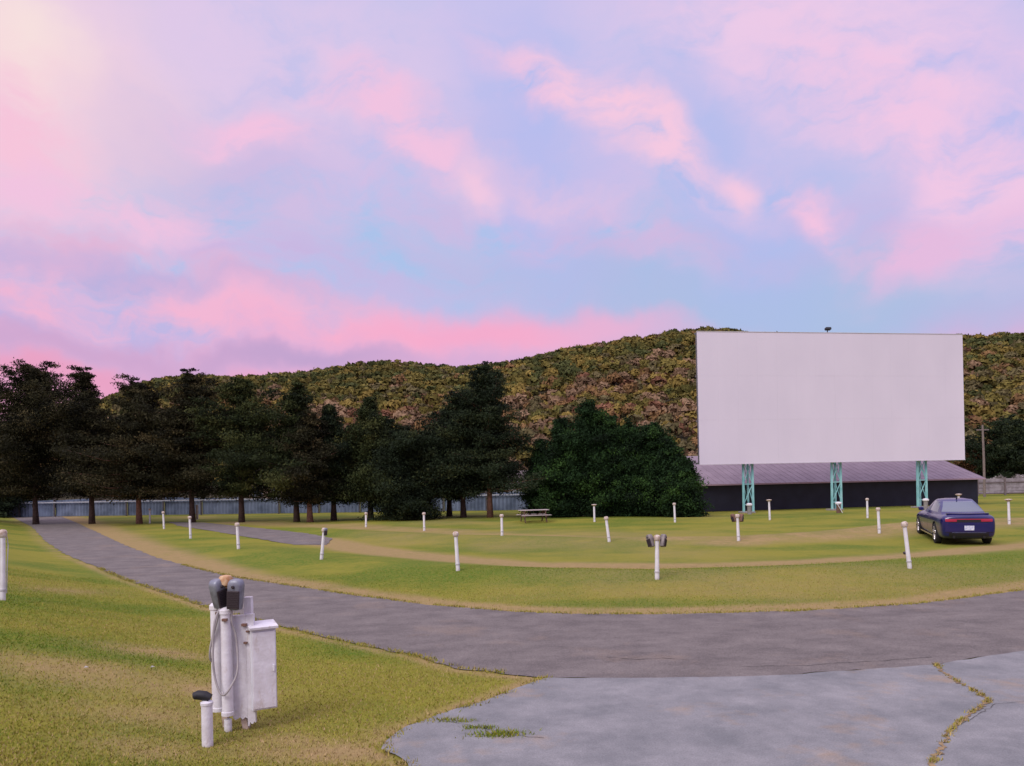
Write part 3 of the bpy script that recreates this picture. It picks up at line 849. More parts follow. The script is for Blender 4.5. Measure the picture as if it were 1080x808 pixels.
# ------------------------------------------------------------------ houses glimpsed behind
def house(px0, px1, D, zt, wall, roofc, lab, ndoor=0):
    a, b_ = at(px0, 510, D), at(px1, 510, D); w = b_.x-a.x; dpt = 6
    root = empty('house', ((a.x+b_.x)/2, D, 0)); tag(root, lab, 'house', 'small houses beyond the fence')
    bm = bmesh.new(); box(bm, (0, dpt/2, zt/2), (w, dpt, zt)); obj('wall', bm, wall, root)
    bm = bmesh.new(); ov = .35
    vs = [bm.verts.new(v) for v in ((-w/2-ov, -ov, zt+.01), (w/2+ov, -ov, zt+.01), (w/2+ov, dpt+ov, zt+.01), (-w/2-ov, dpt+ov, zt+.01), (-w/2-ov, dpt/2, zt+1.5), (w/2+ov, dpt/2, zt+1.5))]
    for f in ((0, 1, 5, 4), (2, 3, 4, 5), (0, 4, 3), (1, 2, 5), (0, 3, 2, 1)): bm.faces.new([vs[i] for i in f])
    obj('roof', bm, roofc, root)
    nw = max(2, int(w/3))
    for k in range(nw):
        x = -w/2+w*(k+.5)/nw
        bm = bmesh.new(); fr = bmesh.new()
        if k == ndoor:
            box(fr, (x, -.03, 1.03), (1.0, .05, 2.06)); f = obj('door', fr, M_cap, root)
            box(bm, (x+.35, -.07, 1.0), (.06, .05, .12)); obj('handle', bm, M_fpost, f)
        else:
            box(fr, (x, -.03, 1.45), (1.25, .05, 1.15)); f = obj('window', fr, M_cap, root)
            box(bm, (x, -.065, 1.45), (1.05, .02, .95)); obj('pane', bm, mat('window_pane', (.05, .06, .08), .1), f)
    return root
M_wh = mat('house_siding', (.62, .60, .60), .8, var=.1, scale=2)
M_pk = mat('pinkish_brick', (.40, .27, .22), .85, var=.25, scale=3)
M_rf = mat('shingle_roof', (.16, .13, .13), .9, var=.3, scale=3)
house(262, 300, 92, 2.6, M_pk, M_rf, 'pinkish house glimpsed over the sheet fence between the pines', 1)
house(385, 425, 98, 2.5, M_wh, M_rf, 'pale house glimpsed behind the trunks left of the rounded bush', 0)
house(536, 560, 90, 1.75, M_wh, M_rf, 'white house glimpsed behind the picnic table and tallest pine', 0)

# ------------------------------------------------------------------ picnic table
M_tt = mat('grey_picnic_wood', (.46, .40, .38), .85, var=.3, scale=10)
M_tl = mat('brown_picnic_wood', (.14, .08, .06), .85, var=.3, scale=10)
p = ground_at(563, 550.5)
root = empty('picnic_table', p, R3(12)); tag(root, 'weathered wooden picnic table with attached benches under the tallest pine', 'picnic table')
root.scale = (.82, .82, .82)
bm = bmesh.new()
for k in range(5): box(bm, (0, -.3+.15*k, .74), (1.85, .14, .04), bev=.006)
obj('tabletop', bm, M_tt, root)
for s in (-1, 1):
    bm = bmesh.new()
    for k in range(2): box(bm, (0, s*(.66+.14*k), .44), (1.85, .13, .04), bev=.006)
    obj('bench', bm, M_tt, root)
for s in (-1, 1):
    bm = bmesh.new(); x = s*.68
    beam(bm, (x, -.62, 0), (x, -.22, .72), .05, .1); beam(bm, (x, .62, 0), (x, .22, .72), .05, .1); beam(bm, (x+.052, -.8, .395), (x+.052, .8, .395), .045, .09); beam(bm, (x+.052, -.36, .69), (x+.052, .36, .69), .045, .08)
    obj('leg_frame', bm, M_tl, root)
bm = bmesh.new(); beam(bm, (-.66, 0, .68), (-.1, 0, .42), .05); beam(bm, (.66, 0, .68), (.1, 0, .42), .05); obj('brace', bm, M_tl, root)

# ------------------------------------------------------------------ movie screen
SA, SB = at(738, 500, 46.3), at(1018, 500, 49.2)
sdir = Vector((SB.x-SA.x, SB.y-SA.y, 0)); SW = sdir.length; sdir.normalize(); yaw = math.atan2(sdir.y, sdir.x)
root = empty('movie_screen', (SA.x, SA.y, 0), yaw); tag(root, 'large white outdoor movie screen raised on three turquoise lattice towers', 'movie screen')
ZB, ZT = 2.9, 10.53
M_scr = bpy.data.materials.new('screen_paint'); M_scr.use_nodes = True
nt = M_scr.node_tree; b = nt.nodes['Principled BSDF']; b.inputs['Roughness'].default_value = .75; b.inputs['Specular IOR Level'].default_value = .2
tcn = nt.nodes.new('ShaderNodeTexCoord'); n_ = nt.nodes.new('ShaderNodeTexNoise'); n_.inputs['Scale'].default_value = .35; n_.inputs['Detail'].default_value = 6
mpn = nt.nodes.new('ShaderNodeMapping'); mpn.inputs['Scale'].default_value = (1.4, 1, .7); nt.links.new(tcn.outputs['Object'], mpn.inputs[0]); nt.links.new(mpn.outputs[0], n_.inputs['Vector'])
rp = nt.nodes.new('ShaderNodeValToRGB'); rp.color_ramp.elements[0].position = .3; rp.color_ramp.elements[1].position = .75
rp.color_ramp.elements[0].color = (.67, .63, .725, 1); rp.color_ramp.elements[1].color = (.72, .675, .77, 1)
nt.links.new(n_.outputs['Fac'], rp.inputs['Fac'])
nt.links.new(rp.outputs['Color'], b.inputs['Base Color'])
# the face: separate sheets 1.22 m wide with hairline seams
bm = bmesh.new(); ncol = 14; nrow = 3
for i in range(ncol):
    for j in range(nrow):
        x0, x1 = SW*i/ncol, SW*(i+1)/ncol; z0, z1 = ZB+(ZT-ZB)*j/nrow, ZB+(ZT-ZB)*(j+1)/nrow
        box(bm, ((x0+x1)/2, .012*random.random()*.25, (z0+z1)/2), (x1-x0-.002, .03, z1-z0-.002))
obj('screen_face', bm, M_scr, root)
M_tq = mat('turquoise_paint', (.30, .60, .60), .6, dark=(.18, .46, .46), scale=2)
M_st = mat('grey_steel', (.20, .20, .22), .6, metal=.4, var=.3)
bm = bmesh.new()
for i in range(0, ncol+1):
    x = min(max(SW*i/ncol, .06), SW-.06); box(bm, (x, .145, (ZB+ZT)/2), (.08, .22, ZT-ZB-.02))
for z in (ZB+.06, ZB+2.5, ZB+5.1, ZT-.06): box(bm, (SW/2, .32, z), (SW, .12, .1))
obj('back_frame', bm, M_st, root)
bm = bmesh.new()
box(bm, (SW/2, .01, ZT+.018), (SW+.02, .09, .03)); box(bm, (SW/2, .01, ZB-.018), (SW+.02, .09, .03))
obj('edge_trim', bm, mat('trim_metal', (.62, .60, .62), .5, var=.1), root)
def sx_of(px):      # distance along the screen line of a viewing direction
    u = (px-CX)/F*1.0+.0
    # solve (SA + s*dir): x = u*D
    return (u*SA.y-SA.x)/(sdir.x-u*sdir.y)
for px in (789.5, 883.5, 974.5):
    s = sx_of(px)+.16; w = .54
    tw = bmesh.new()
    # battered legs: a little wider at the foot
    feet = [(-w/2-.03, 0.), (w/2+.03, 0.), (w/2-.02, .52)]
    def lp(q, z):
        t = z/9.8; k = 1-.12*t; return (s+feet[q][0]*k, .42+feet[q][1], z)
    for q in range(3): beam(tw, lp(q, 0), lp(q, 9.8), .085 if q == 2 else .105)
    t = obj('lattice_tower', tw, M_tq, root)
    br = bmesh.new()
    zs = [.5, 1.7, 3.1, 4.6, 6.1, 7.6, 9.7]
    for a, b_ in zip(zs[:-1], zs[1:]):
        beam(br, lp(0, a), lp(1, b_), .035); beam(br, lp(0, b_), lp(2, a), .03); beam(br, lp(1, a), lp(2, b_), .03)
        if a > 1: beam(br, lp(1, a), lp(0, b_), .035)
    for z in zs:
        beam(br, lp(0, z), lp(1, z), .05); beam(br, lp(0, z), lp(2, z), .03)
    obj('bracing', br, M_tq, t)
    ft = bmesh.new()
    box(ft, (s, .42+.22, .03), (w+.2, .75, .12), bev=.02); obj('footing', ft, mat('footing_concrete', (.30, .27, .26), .9, var=.3), t)
# lamp on the top edge
bm = bmesh.new(); s = sx_of(877)
tube(bm, [(s, .12, ZT), (s, .12, ZT+.18)], .03, 8)
box(bm, (s, .05, ZT+.26), (.34, .22, .14), Matrix.Rotation(R3(-18), 3, 'X'), .03)
obj('top_lamp', bm, mat('black_metal', (.03, .03, .035), .5), root)

# things at the foot of each tower
M_pole = mat('white_pole_paint', (.72, .72, .74), .55, dark=(.60, .59, .60), scale=6)
M_pcap = mat('aged_cream_cap', (.60, .53, .48), .7, dark=(.36, .26, .19), scale=16)
M_grey = mat('cast_speaker_grey', (.26, .28, .33), .45, metal=.35, dark=(.13, .13, .16), scale=9)
M_brown = mat('rusty_brown', (.20, .11, .08), .85, var=.4, scale=9)
for px, py, lab, kind in ((790.5, 541, 'grey capped stub post at the foot of the left lattice tower', 0), (884.5, 539.5, 'white capped stub with rusty brace at the foot of the middle lattice tower', 1), (976.5, 536, 'grey capped stub at the foot of the right lattice tower behind the car', 0)):
    p = ground_at(px, py+1.5); hh = 11.5/F*p.y
    root = empty('stub_post', p); tag(root, lab, 'post', 'stub posts under the screen towers')
    bm = bmesh.new(); lathe(bm, [(.12, -.03), (.12, hh*.7), (.13, hh*.75), (.13, hh*.8)], 14); obj('pole', bm, M_brown if kind else mat('old_grey', (.30, .29, .28), .8, var=.3), root, True, True)
    bm = bmesh.new(); lathe(bm, [(.17, hh*.8), (.18, hh*.92), (.13, hh*1.0), (.03, hh*1.03)], 14); obj('cap', bm, M_pole, root, True, True)
    if kind: bm = bmesh.new(); beam(bm, (-.12, -.16, hh*.8), (.14, -.2, .0), .07, .03); obj('brace', bm, M_pole, root)

# ------------------------------------------------------------------ long shed behind the screen
back = Vector((-sdir.y, sdir.x, 0))
def along(px, off):    # point on a line parallel to the screen, off metres behind it
    o_ = SA+back*off; u = (px-CX)/F
    s = (u*o_.y-o_.x)/(sdir.x-u*sdir.y); return s
OFF = 3.6
O = Vector((SA.x, SA.y, 0))+back*OFF
s0, s1 = along(738, OFF), along(1031, OFF)
root = empty('long_shed', O, yaw); tag(root, 'long low dark blue shed with a mauve metal roof behind the screen', 'shed')
M_navy = mat('navy_siding', (.018, .021, .040), .6, dark=(.012, .014, .028), scale=1.5)
M_mauve = bpy.data.materials.new('mauve_metal_roof'); M_mauve.use_nodes = True
b = M_mauve.node_tree.nodes['Principled BSDF']; b.inputs['Base Color'].default_value = (.30, .235, .29, 1); b.inputs['Roughness'].default_value = .55; b.inputs['Metallic'].default_value = .15
nt = M_mauve.node_tree; n_ = nt.nodes.new('ShaderNodeTexNoise'); n_.inputs['Scale'].default_value = 1.3; n_.inputs['Detail'].default_value = 6
r_ = nt.nodes.new('ShaderNodeValToRGB'); r_.color_ramp.elements[0].color = (.20, .15, .18, 1); r_.color_ramp.elements[1].color = (.26, .20, .235, 1); r_.color_ramp.elements[0].position = .35; r_.color_ramp.elements[1].position = .7
tcn = nt.nodes.new('ShaderNodeTexCoord'); nt.links.new(tcn.outputs['Object'], n_.inputs['Vector']); nt.links.new(n_.outputs['Fac'], r_.inputs['Fac']); nt.links.new(r_.outputs['Color'], b.inputs['Base Color'])
EZ, RZ, DP = 1.75, 3.55, 5.5
bm = bmesh.new(); box(bm, ((s0+s1)/2, DP, (EZ-.02)/2), (s1-s0, 2*DP, EZ-.02))
w_ = obj('wall', bm, M_navy, root)
# gable triangles
for s, q in ((s0+.02, s0+.12), (s1-.12, s1-.02)):
    bm = bmesh.new()
    A = [bm.verts.new(v) for v in ((s, 0.02, EZ-.03), (s, 2*DP-.02, EZ-.03), (s, DP, RZ-.1))]; B = [bm.verts.new(v) for v in ((q, 0.02, EZ-.03), (q, 2*DP-.02, EZ-.03), (q, DP, RZ-.1))]
    bm.faces.new(A); bm.faces.new(B[::-1])
    for k in range(3): bm.faces.new((A[k], A[(k+1) % 3], B[(k+1) % 3], B[k]))
    obj('gable', bm, M_navy, root)
bm = bmesh.new(); ov = .35
a0, a1 = s0-.3, s1+.3
sl = (RZ-EZ)/DP
for sgn, y0, y1 in ((1, -ov, DP), (-1, 2*DP+ov, DP)):
    z0, z1 = EZ-ov*sl, RZ
    vs = [(a0, y0, z0), (a1, y0, z0), (a1, y1, z1), (a0, y1, z1)]
    lo = [bm.verts.new(v) for v in vs]; hi_ = [bm.verts.new((v[0], v[1], v[2]+.06)) for v in vs]
    bm.faces.new(lo); bm.faces.new(hi_)
    for k in range(4): bm.faces.new((lo[k], lo[(k+1) % 4], hi_[(k+1) % 4], hi_[k]))
rf = obj('roof', bm, M_mauve, root)
bm = bmesh.new()
nr = int((a1-a0)/.45)
for k in range(nr+1):
    x = a0+.02+(a1-a0-.04)*k/nr
    beam(bm, (x, -ov, EZ-ov*sl+.064), (x, DP, RZ+.064), .03, .012)
obj('standing_seam', bm, M_mauve, rf)
bm = bmesh.new(); box(bm, ((a0+a1)/2, -ov-.02, EZ-ov*sl+.02), (a1-a0, .03, .09)); obj('fascia', bm, mat('fascia_mauve', (.42, .30, .36), .6, var=.1), rf)

# ------------------------------------------------------------------ board fence, pole at the right
M_bf = mat('pale_fence_boards', (.33, .30, .32), .85, dark=(.22, .19, .20), scale=2.5)
M_bfp = mat('fence_rail_brown', (.20, .16, .16), .85, var=.3)
a, b_ = at(1030, 500, 69), at(1200, 500, 71); a.z = b_.z = 0
root = empty('board_fence', a); tag(root, 'pale horizontal board fence right of the shed', 'fence')
d = b_-a; Lf = d.length; d.normalize(); nn = Vector((-d.y, d.x, 0)); npn = 6
ht = 1.5
for i in range(npn):
    bm = bmesh.new()
    c = d*(Lf*(i+.5)/npn); rot = Matrix.Rotation(math.atan2(d.y, d.x)+.0, 3, 'Z')
    for k in range(5): box(bm, (c.x, c.y, .24+.27*k+.01*random.random()), (Lf/npn-.03, .025, .25), rot)
    obj('panel', bm, M_bf, root)
for i in range(npn+1):
    bm = bmesh.new(); c = d*(Lf*i/npn)-nn*.08; box(bm, (c.x, c.y, .75), (.12, .12, 1.58), Matrix.Rotation(math.atan2(d.y, d.x), 3, 'Z')); obj('post', bm, M_bfp, root)
for z in (.18, 1.12):
    bm = bmesh.new(); q0 = -nn*.05; q1 = d*Lf-nn*.05
    beam(bm, (q0.x, q0.y, z), (q1.x, q1.y, z), .05, .07); obj('rail', bm, M_bfp, root)
p = at(1038.5, 525, 66); p.z = 0
bm = bmesh.new(); tube(bm, [(0, 0, -.1), (.0, 0, 3), (-.05, 0, 5.9)], [.10, .09, .075], 12)
root = empty('utility_pole', p); obj('pole', bm, mat('pole_wood', (.22, .18, .16), .9, var=.3), root, True, True)
bm = bmesh.new(); beam(bm, (-.55, 0, 5.5), (.45, 0, 5.5), .09); obj('crossarm', bm, M_bfp, root)
tag(root, 'thin weathered utility pole at the corner of the board fence', 'utility pole')
M_wfl = fol('pale_blossom', (.10, .09, .07), (.30, .27, .26), (.50, .46, .45))
tree('flowering_shrub', 1056, 512, 73, 502.5, 8, 'bush', 0, M_wfl, M_bark, 'small pale flowering shrub showing over the board fence', 401, nb=30, leaf=.16, trunk_w=.04, cat='shrub', group='pale shrubs over the board fence')
tree('flowering_shrub', 1075, 512, 73, 501.5, 9, 'bush', 0, M_wfl, M_bark, 'pale flowering shrub over the board fence nearest the right edge', 402, nb=30, leaf=.16, trunk_w=.04, cat='shrub', group='pale shrubs over the board fence')

# ------------------------------------------------------------------ speakers and speaker posts
def speaker_bm(w=.132, h=.27, d=.12):
    """cast drive-in speaker: slab with domed top and slimmer foot"""
    bm = bmesh.new(); rings = []
    prof = [(0, .55), (.02, .72), (.10, .80), (.35, .88), (.6, .97), (.78, 1.0), (.88, .93), (.95, .76), (.985, .5), (1.0, .2)]
    n = 20
    for z, s in prof:
        ring = []
        for k in range(n):
            a = 2*math.pi*k/n; ca, sa = math.cos(a), math.sin(a)
            ring.append(bm.verts.new((w/2*s*math.copysign(abs(ca)**.55, ca), d/2*(.5+.5*s)*math.copysign(abs(sa)**.55, sa), z*h)))
        rings.append(ring)
    for a, b in zip(rings[:-1], rings[1:]):
        for k in range(n): bm.faces.new((a[k], a[(k+1) % n], b[(k+1) % n], b[k]))
    bm.faces.new(rings[0]); bm.faces.new(rings[-1]); return bm
M_grille = mat('dark_grille', (.055, .042, .048), .5, metal=.3, var=.3, scale=60)
def speaker(loc, rz, tilt, label, sc=1.0, group='drive-in speakers', tone=M_grey, rx=0):
    root = empty('drive_in_speaker', loc); root.rotation_euler = (rx, tilt, rz); root.scale = (sc,)*3
    tag(root, label, 'speaker', group)
    obj('case', speaker_bm(), tone, root, True, True)
    bm = bmesh.new()
    box(bm, (0, -.056, .092), (.112, .016, .16), bev=.006)
    for k in range(9): box(bm, (0, -.066, .035+k*.0155), (.1, .006, .005))
    obj('grille', bm, M_grille, root)
    bm = bmesh.new(); lathe(bm, [(.014, 0), (.014, .012), (.010, .018)], 10); 
    bmesh.ops.rotate(bm, cent=(0, 0, 0), matrix=Matrix.Rotation(R3(90), 3, 'X'), verts=bm.verts); bmesh.ops.translate(bm, vec=(0, -.058, .205), verts=bm.verts)
    obj('volume_knob', bm, M_grille, root)
    bm = bmesh.new(); tube(bm, [(0, .06, .19), (0, .10, .21), (0, .11, .17), (0, .105, .13)], .007, 6); obj('hook', bm, M_grey, root)
    return root

def grime(m, col, amt, scale, foot=0):
    nt = m.node_tree; b = nt.nodes['Principled BSDF']; src = b.inputs['Base Color'].links[0].from_socket
    tc = nt.nodes.new('ShaderNodeTexCoord'); mp = nt.nodes.new('ShaderNodeMapping'); mp.inputs['Scale'].default_value = (1, 1, .3); nt.links.new(tc.outputs['Object'], mp.inputs[0])
    n = nt.nodes.new('ShaderNodeTexNoise'); n.inputs['Scale'].default_value = scale; n.inputs['Detail'].default_value = 7; n.inputs['Roughness'].default_value = .7; nt.links.new(mp.outputs[0], n.inputs['Vector'])
    r = nt.nodes.new('ShaderNodeMapRange'); r.inputs[1].default_value = .56; r.inputs[2].default_value = .70; r.inputs[4].default_value = amt; nt.links.new(n.outputs['Fac'], r.inputs[0])
    f = r.outputs[0]
    if foot:     # mud splashed up from the soil, ragged upper edge
        sp = nt.nodes.new('ShaderNodeSeparateXYZ'); nt.links.new(tc.outputs['Object'], sp.inputs[0])
        ad = nt.nodes.new('ShaderNodeMath'); ad.operation = 'MULTIPLY_ADD'; nt.links.new(n.outputs['Fac'], ad.inputs[0]); ad.inputs[1].default_value = foot*2; nt.links.new(sp.outputs['Z'], ad.inputs[2])
        r2 = nt.nodes.new('ShaderNodeMapRange'); r2.inputs[1].default_value = foot*1.6; r2.inputs[2].default_value = foot*.9; r2.inputs[4].default_value = .55; nt.links.new(ad.outputs[0], r2.inputs[0])
        mx = nt.nodes.new('ShaderNodeMath'); mx.operation = 'MAXIMUM'; nt.links.new(f, mx.inputs[0]); nt.links.new(r2.outputs[0], mx.inputs[1]); f = mx.outputs[0]
    x = nt.nodes.new('ShaderNodeMix'); x.data_type = 'RGBA'; nt.links.new(f, x.inputs['Factor']); nt.links.new(src, x.inputs['A']); x.inputs['B'].default_value = col+(1,)
    nt.links.new(x.outputs['Result'], b.inputs['Base Color'])
grime(M_pole, (.36, .29, .22), .6, 9, .06)
POSTS = [ # top px, base px, cap style, label
 (158, 536.5, 158, 552, 0, 'shortest looking white post at the far left of the field beside the reddish trunk'),
 (172, 539.5, 173, 558, 0, 'white post just right of the leftmost field post'),
 (200, 544.5, 201, 568, 0, 'white post in front of the brownish evergreen trunk'),
 (250, 551.5, 251.5, 579, 0, 'white post at the left end of the asphalt side strip'),
 (342, 557, 339, 590, 1, 'white post with a grey speaker head left of the dirt track'),
 (386, 540.5, 386, 556, 0, 'thin white post before the trunk right of the side strip'),
 (447, 540.5, 447.5, 560, 0, 'white post right of the dark rounded bush'),
 (480.5, 561, 483, 602, 0, 'tall plain white post in the front row on the near grass bank'),
 (529, 542.5, 529.5, 565, 0, 'white post in front of the ruddy trunk left of the picnic table'),
 (626.5, 532, 627, 550.5, 2, 'small white post with a flat cap against the cedar clump'),
 (639, 545, 642.5, 571.5, 0, 'white post with brown cap leaning left in the middle of the field'),
 (693, 564.5, 693, 611, 3, 'front row white post carrying two grey speakers in a basket shape'),
 (711, 530.5, 712, 551, 0, 'small white post near the right end of the cedar clump'),
 (777.5, 542.5, 779, 570.5, 3, 'white post with brown speakers below the left lattice tower'),
 (811, 527, 812, 548.5, 2, 'thin white post with a wide flat cap before the dark shed wall'),
 (914.5, 525.5, 915, 546.5, 0, 'thin white post right of the middle lattice tower'),
 (926, 535.5, 927.5, 562.5, 0, 'white post standing left of the parked car'),
 (953.5, 550.5, 959.5, 599.5, 4, 'front row white post leaning left in front of the parked car'),
 (1063.5, 526.5, 1064.5, 553, 2, 'white post with a flat cap right of the parked car'),
 (1011, 521, 1012, 549, 2, 'white post mostly hidden behind the parked car with its cap above the roof'),
 (3, 559, 3, 633, 5, 'tall near white post at the left edge of the picture'),
]
for tx_, ty_, bx_, by_, st, lab in POSTS:
    p = ground_at(bx_, by_); Dp = p.y
    top = at(tx_, ty_, Dp)-p
    hh = top.length; root = empty('speaker_post', p); tag(root, lab, 'post', 'white speaker posts set out in rows on the grass')
    q = top.to_track_quat('Z', 'Y'); root.rotation_mode = 'QUATERNION'; root.rotation_quaternion = q
    r = .046 if Dp < 60 else .05
    if Dp > 24: r = .05
    if st == 5: r = .038
    bm = bmesh.new(); lathe(bm, [(r*1.06, -.06), (r*1.02, hh*.3), (r*.98, hh*.31), (r*.92, hh-.07)], 14); obj('pole', bm, M_pole, root, True, True)
    bm = bmesh.new()
    if st == 2: lathe(bm, [(r*1.0, hh-.09), (r*2.6, hh-.035), (r*2.8, hh-.015), (r*2.2, hh+.0), (r*.6, hh+.012)], 14)
    else: lathe(bm, [(r*1.25, hh-.11), (r*1.55, hh-.09), (r*1.6, hh-.035), (r*1.25, hh-.005), (r*.6, hh+.008)], 14)
    obj('cap', bm, M_pcap, root, True, True)
    bm = bmesh.new(); lathe(bm, [(r*1.22, .14), (r*1.24, .17)], 12)
    obj('band', bm, mat('band_grey', (.45, .44, .45), .6), root, True, True)
    if st == 4:
        bm = bmesh.new(); lathe(bm, [(.03, 0), (.045, .03), (.03, .06)], 10, (-.07, -.03, hh*.30)); obj('junction_knob', bm, M_grille, root, True)
    if st == 5:
        bm = bmesh.new(); tube(bm, [(.06, -.02, hh-.08), (.1, -.02, hh-.25), (.075, -.02, hh*.5), (.06, -.02, .1)], .008, 6); obj('cable', bm, mat('pale_cable', (.5, .5, .5), .7), root)
    if st == 1:
        speaker(p+top.normalized()*(hh-.21)+Vector((.06, -.07, 0)), R3(25), R3(6), 'single grey speaker on the white post left of the dirt track', .8)
    if st == 3:
        big = Dp < 22; brown = Dp > 24
        nm = ('grey speaker', 'front row post nearest the road') if not brown else ('brown speaker', 'post below the left lattice tower')
        for s, side in ((-1, 'left'), (1, 'right')):
            speaker(p+top.normalized()*(hh-.24)+Vector((s*(.105), -.02, 0)), R3(s*55), R3(s*22), '%s %s leaning outward on the %s' % (side, nm[0], nm[1]), 1.0, tone=M_brown if brown else mat('basket_grey', (.26, .23, .22), .6, metal=.3, var=.4, scale=12))

# ------------------------------------------------------------------ the near service pedestal
P0 = ground_at(250, 771)
K = P0.y/F
print('pedestal', P0, 'm per px', K)
root = empty('service_pedestal', P0); tag(root, 'weathered white pipes and board carrying an electrical cabinet on the near lawn', 'pedestal')
M_wp = mat('weathered_white_paint', (.72, .71, .75), .6, dark=(.62, .60, .62), scale=9, bump=.15, bscale=40)
grime(M_wp, (.42, .33, .26), .65, 11, .07)
M_wood = mat('bare_rotten_wood', (.50, .40, .33), .9, dark=(.28, .2, .15), scale=14)
X_ = lambda px: (px-250)*K
Z_ = lambda py: (771-py)*K
def pipe(name, px, r, z0, z1, y, collar=True, dome=True, m=None):
    bm = bmesh.new()
    pr = [(r, z0), (r*1.0, z0+.02), (r*.985, z1-.05)]
    if dome: pr += [(r*1.15, z1-.048), (r*1.15, z1-.015), (r*.8, z1+.005), (r*.3, z1+.012)]
    if collar: pr = [(r*1.12, z0-.02), (r*1.12, z0+.012), (r, z0+.016)]+pr[1:]
    lathe(bm, pr, 20, (X_(px), y, 0)); return obj(name, bm, m or M_wp, root, True, True)
pipe('pipe', 226.8, .056, Z_(750), Z_(638), .10)
pipe('pipe', 241.6, .050, Z_(751), Z_(641), -.02)
pipe('conduit', 241.5, .034, -.05, Z_(752), -.02, False, False)
bm = bmesh.new(); beam(bm, (X_(233), .1, Z_(748)), (X_(235.5), .1, -.03), .055, .05); obj('stake', bm, M_wood, root)
def plank(name, x0, x1, z0, z1, y, t=.035, rag=.02):
    bm = bmesh.new(); n = 6
    lo = [(x0+(x1-x0)*k/n, z0+rag*(random.random()-.5)*2+.012*k/n) for k in range(n+1)]
    pts = lo+[(x1, z1), (x0, z1)]
    A = [bm.verts.new((x, y, z)) for x, z in pts]; B = [bm.verts.new((x, y+t, z)) for x, z in pts]
    bm.faces.new(A[::-1]); bm.faces.new(B)
    for k in range(len(A)): bm.faces.new((A[k], A[(k+1) % len(A)], B[(k+1) % len(A)], B[k]))
    return obj(name, bm, M_wp, root)
plank('board', X_(244), X_(259.5), Z_(761), Z_(650), .05)
plank('board', X_(259.8), X_(268), Z_(766), Z_(649), .046, .04)
plank('board', X_(256), X_(263.5), Z_(700), Z_(632), .10, .07, .002)
bm = bmesh.new(); beam(bm, (X_(253.5), .11, Z_(757)), (X_(257), .10, -.02), .085, .05); obj('stake', bm, M_wood, root)
for px, py, s in ((231, 647, .018), (258.5, 660, .02), (259.5, 679, .014), (262, 667, .012), (243, 652, .02)):
    bm = bmesh.new(); box(bm, (X_(px), -.085 if px == 243 else (.035 if px > 250 else .035), Z_(py)), (s*2.4, .03, s*1.2), bev=.004); obj('clamp', bm, M_brown, root)
# cabinet
cab = bmesh.new(); cw, cd, z0, z1 = .225, .15, Z_(751), Z_(664)
rot = Matrix.Rotation(R3(30), 3, 'Z'); cc_ = Vector((X_(273.3), .13, 0))
box(cab, (0, 0, (z0+z1)/2), (cw, cd, z1-z0), rot, .006); bmesh.ops.translate(cab, vec=cc_, verts=cab.verts)
cabo = obj('cabinet', cab, mat('cabinet_white', (.70, .71, .76), .5, dark=(.62, .62, .66), scale=4), root)
bm = bmesh.new(); box(bm, (0, -cd/2-.006, (z0+z1)/2-.01), (cw-.02, .012, z1-z0-.05), None, .004)
bmesh.ops.rotate(bm, cent=(0, 0, 0), matrix=rot, verts=bm.verts); bmesh.ops.translate(bm, vec=cc_, verts=bm.verts); dr = obj('door', bm, M_wp, cabo)
bm = bmesh.new(); box(bm, (cw/2-.03, -cd/2-.02, (z0+z1)/2), (.014, .02, .06), None, .003)
bmesh.ops.rotate(bm, cent=(0, 0, 0), matrix=rot, verts=bm.verts); bmesh.ops.translate(bm, vec=cc_, verts=bm.verts); obj('latch', bm, M_wp, dr)
bm = bmesh.new()
box(bm, (0, -.01, z1+.014), (cw+.035, cd+.05, .026), Matrix.Rotation(R3(9), 3, 'X'), .005)
for v in bm.verts: v.co.z += .0
bmesh.ops.rotate(bm, cent=(0, 0, 0), matrix=rot, verts=bm.verts); bmesh.ops.translate(bm, vec=cc_+Vector((0, 0, .0)), verts=bm.verts); 
# rotation of the slab about the X axis moved it; bring it back to the cabinet's top
zmid = sum(v.co.z for v in bm.verts)/len(bm.verts); ymid = sum(v.co.y for v in bm.verts)/len(bm.verts)
bmesh.ops.translate(bm, vec=(0, cc_.y-.01-ymid, z1+.016-zmid), verts=bm.verts)
obj('lid', bm, M_wp, cabo)
# hub between the speakers
bm = bmesh.new(); lathe(bm, [(.022, Z_(645)), (.022, Z_(619)), (.06, Z_(617)), (.066, Z_(611)), (.05, Z_(607.5)), (.015, Z_(606.5))], 16, (X_(240.5), .02, 0))
obj('junction_head', bm, mat('peeling_cream', (.62, .44, .26), .7, dark=(.40, .19, .08), scale=22), root, True, True)
M_cab = mat('grey_cable', (.42, .39, .39), .7, var=.3)
def cable(pts, r=.0100):
    # smooth through catmull-rom
    P = [Vector(p) for p in pts]; out = []
    for i in range(len(P)-1):
        p0, p1, p2, p3 = P[max(i-1, 0)], P[i], P[i+1], P[min(i+2, len(P)-1)]
        for k in range(6):
            t = k/6; out.append(.5*((2*p1)+(-p0+p2)*t+(2*p0-5*p1+4*p2-p3)*t*t+(-p0+3*p1-3*p2+p3)*t**3))
    out.append(P[-1]); bm = bmesh.new(); tube(bm, out, r, 8); return bm
obj('cable', cable([(X_(236), -.03, Z_(641)), (X_(232.5), -.09, Z_(655)), (X_(230.5), -.10, Z_(690)), (X_(233), -.10, Z_(715)), (X_(240), -.11, Z_(729.5)), (X_(248), -.10, Z_(722)), (X_(254), -.05, Z_(705)), (X_(252), -.02, Z_(672)), (X_(248), -.03, Z_(655)), (X_(248.5), -.03, Z_(640))]), M_cab, root, True)
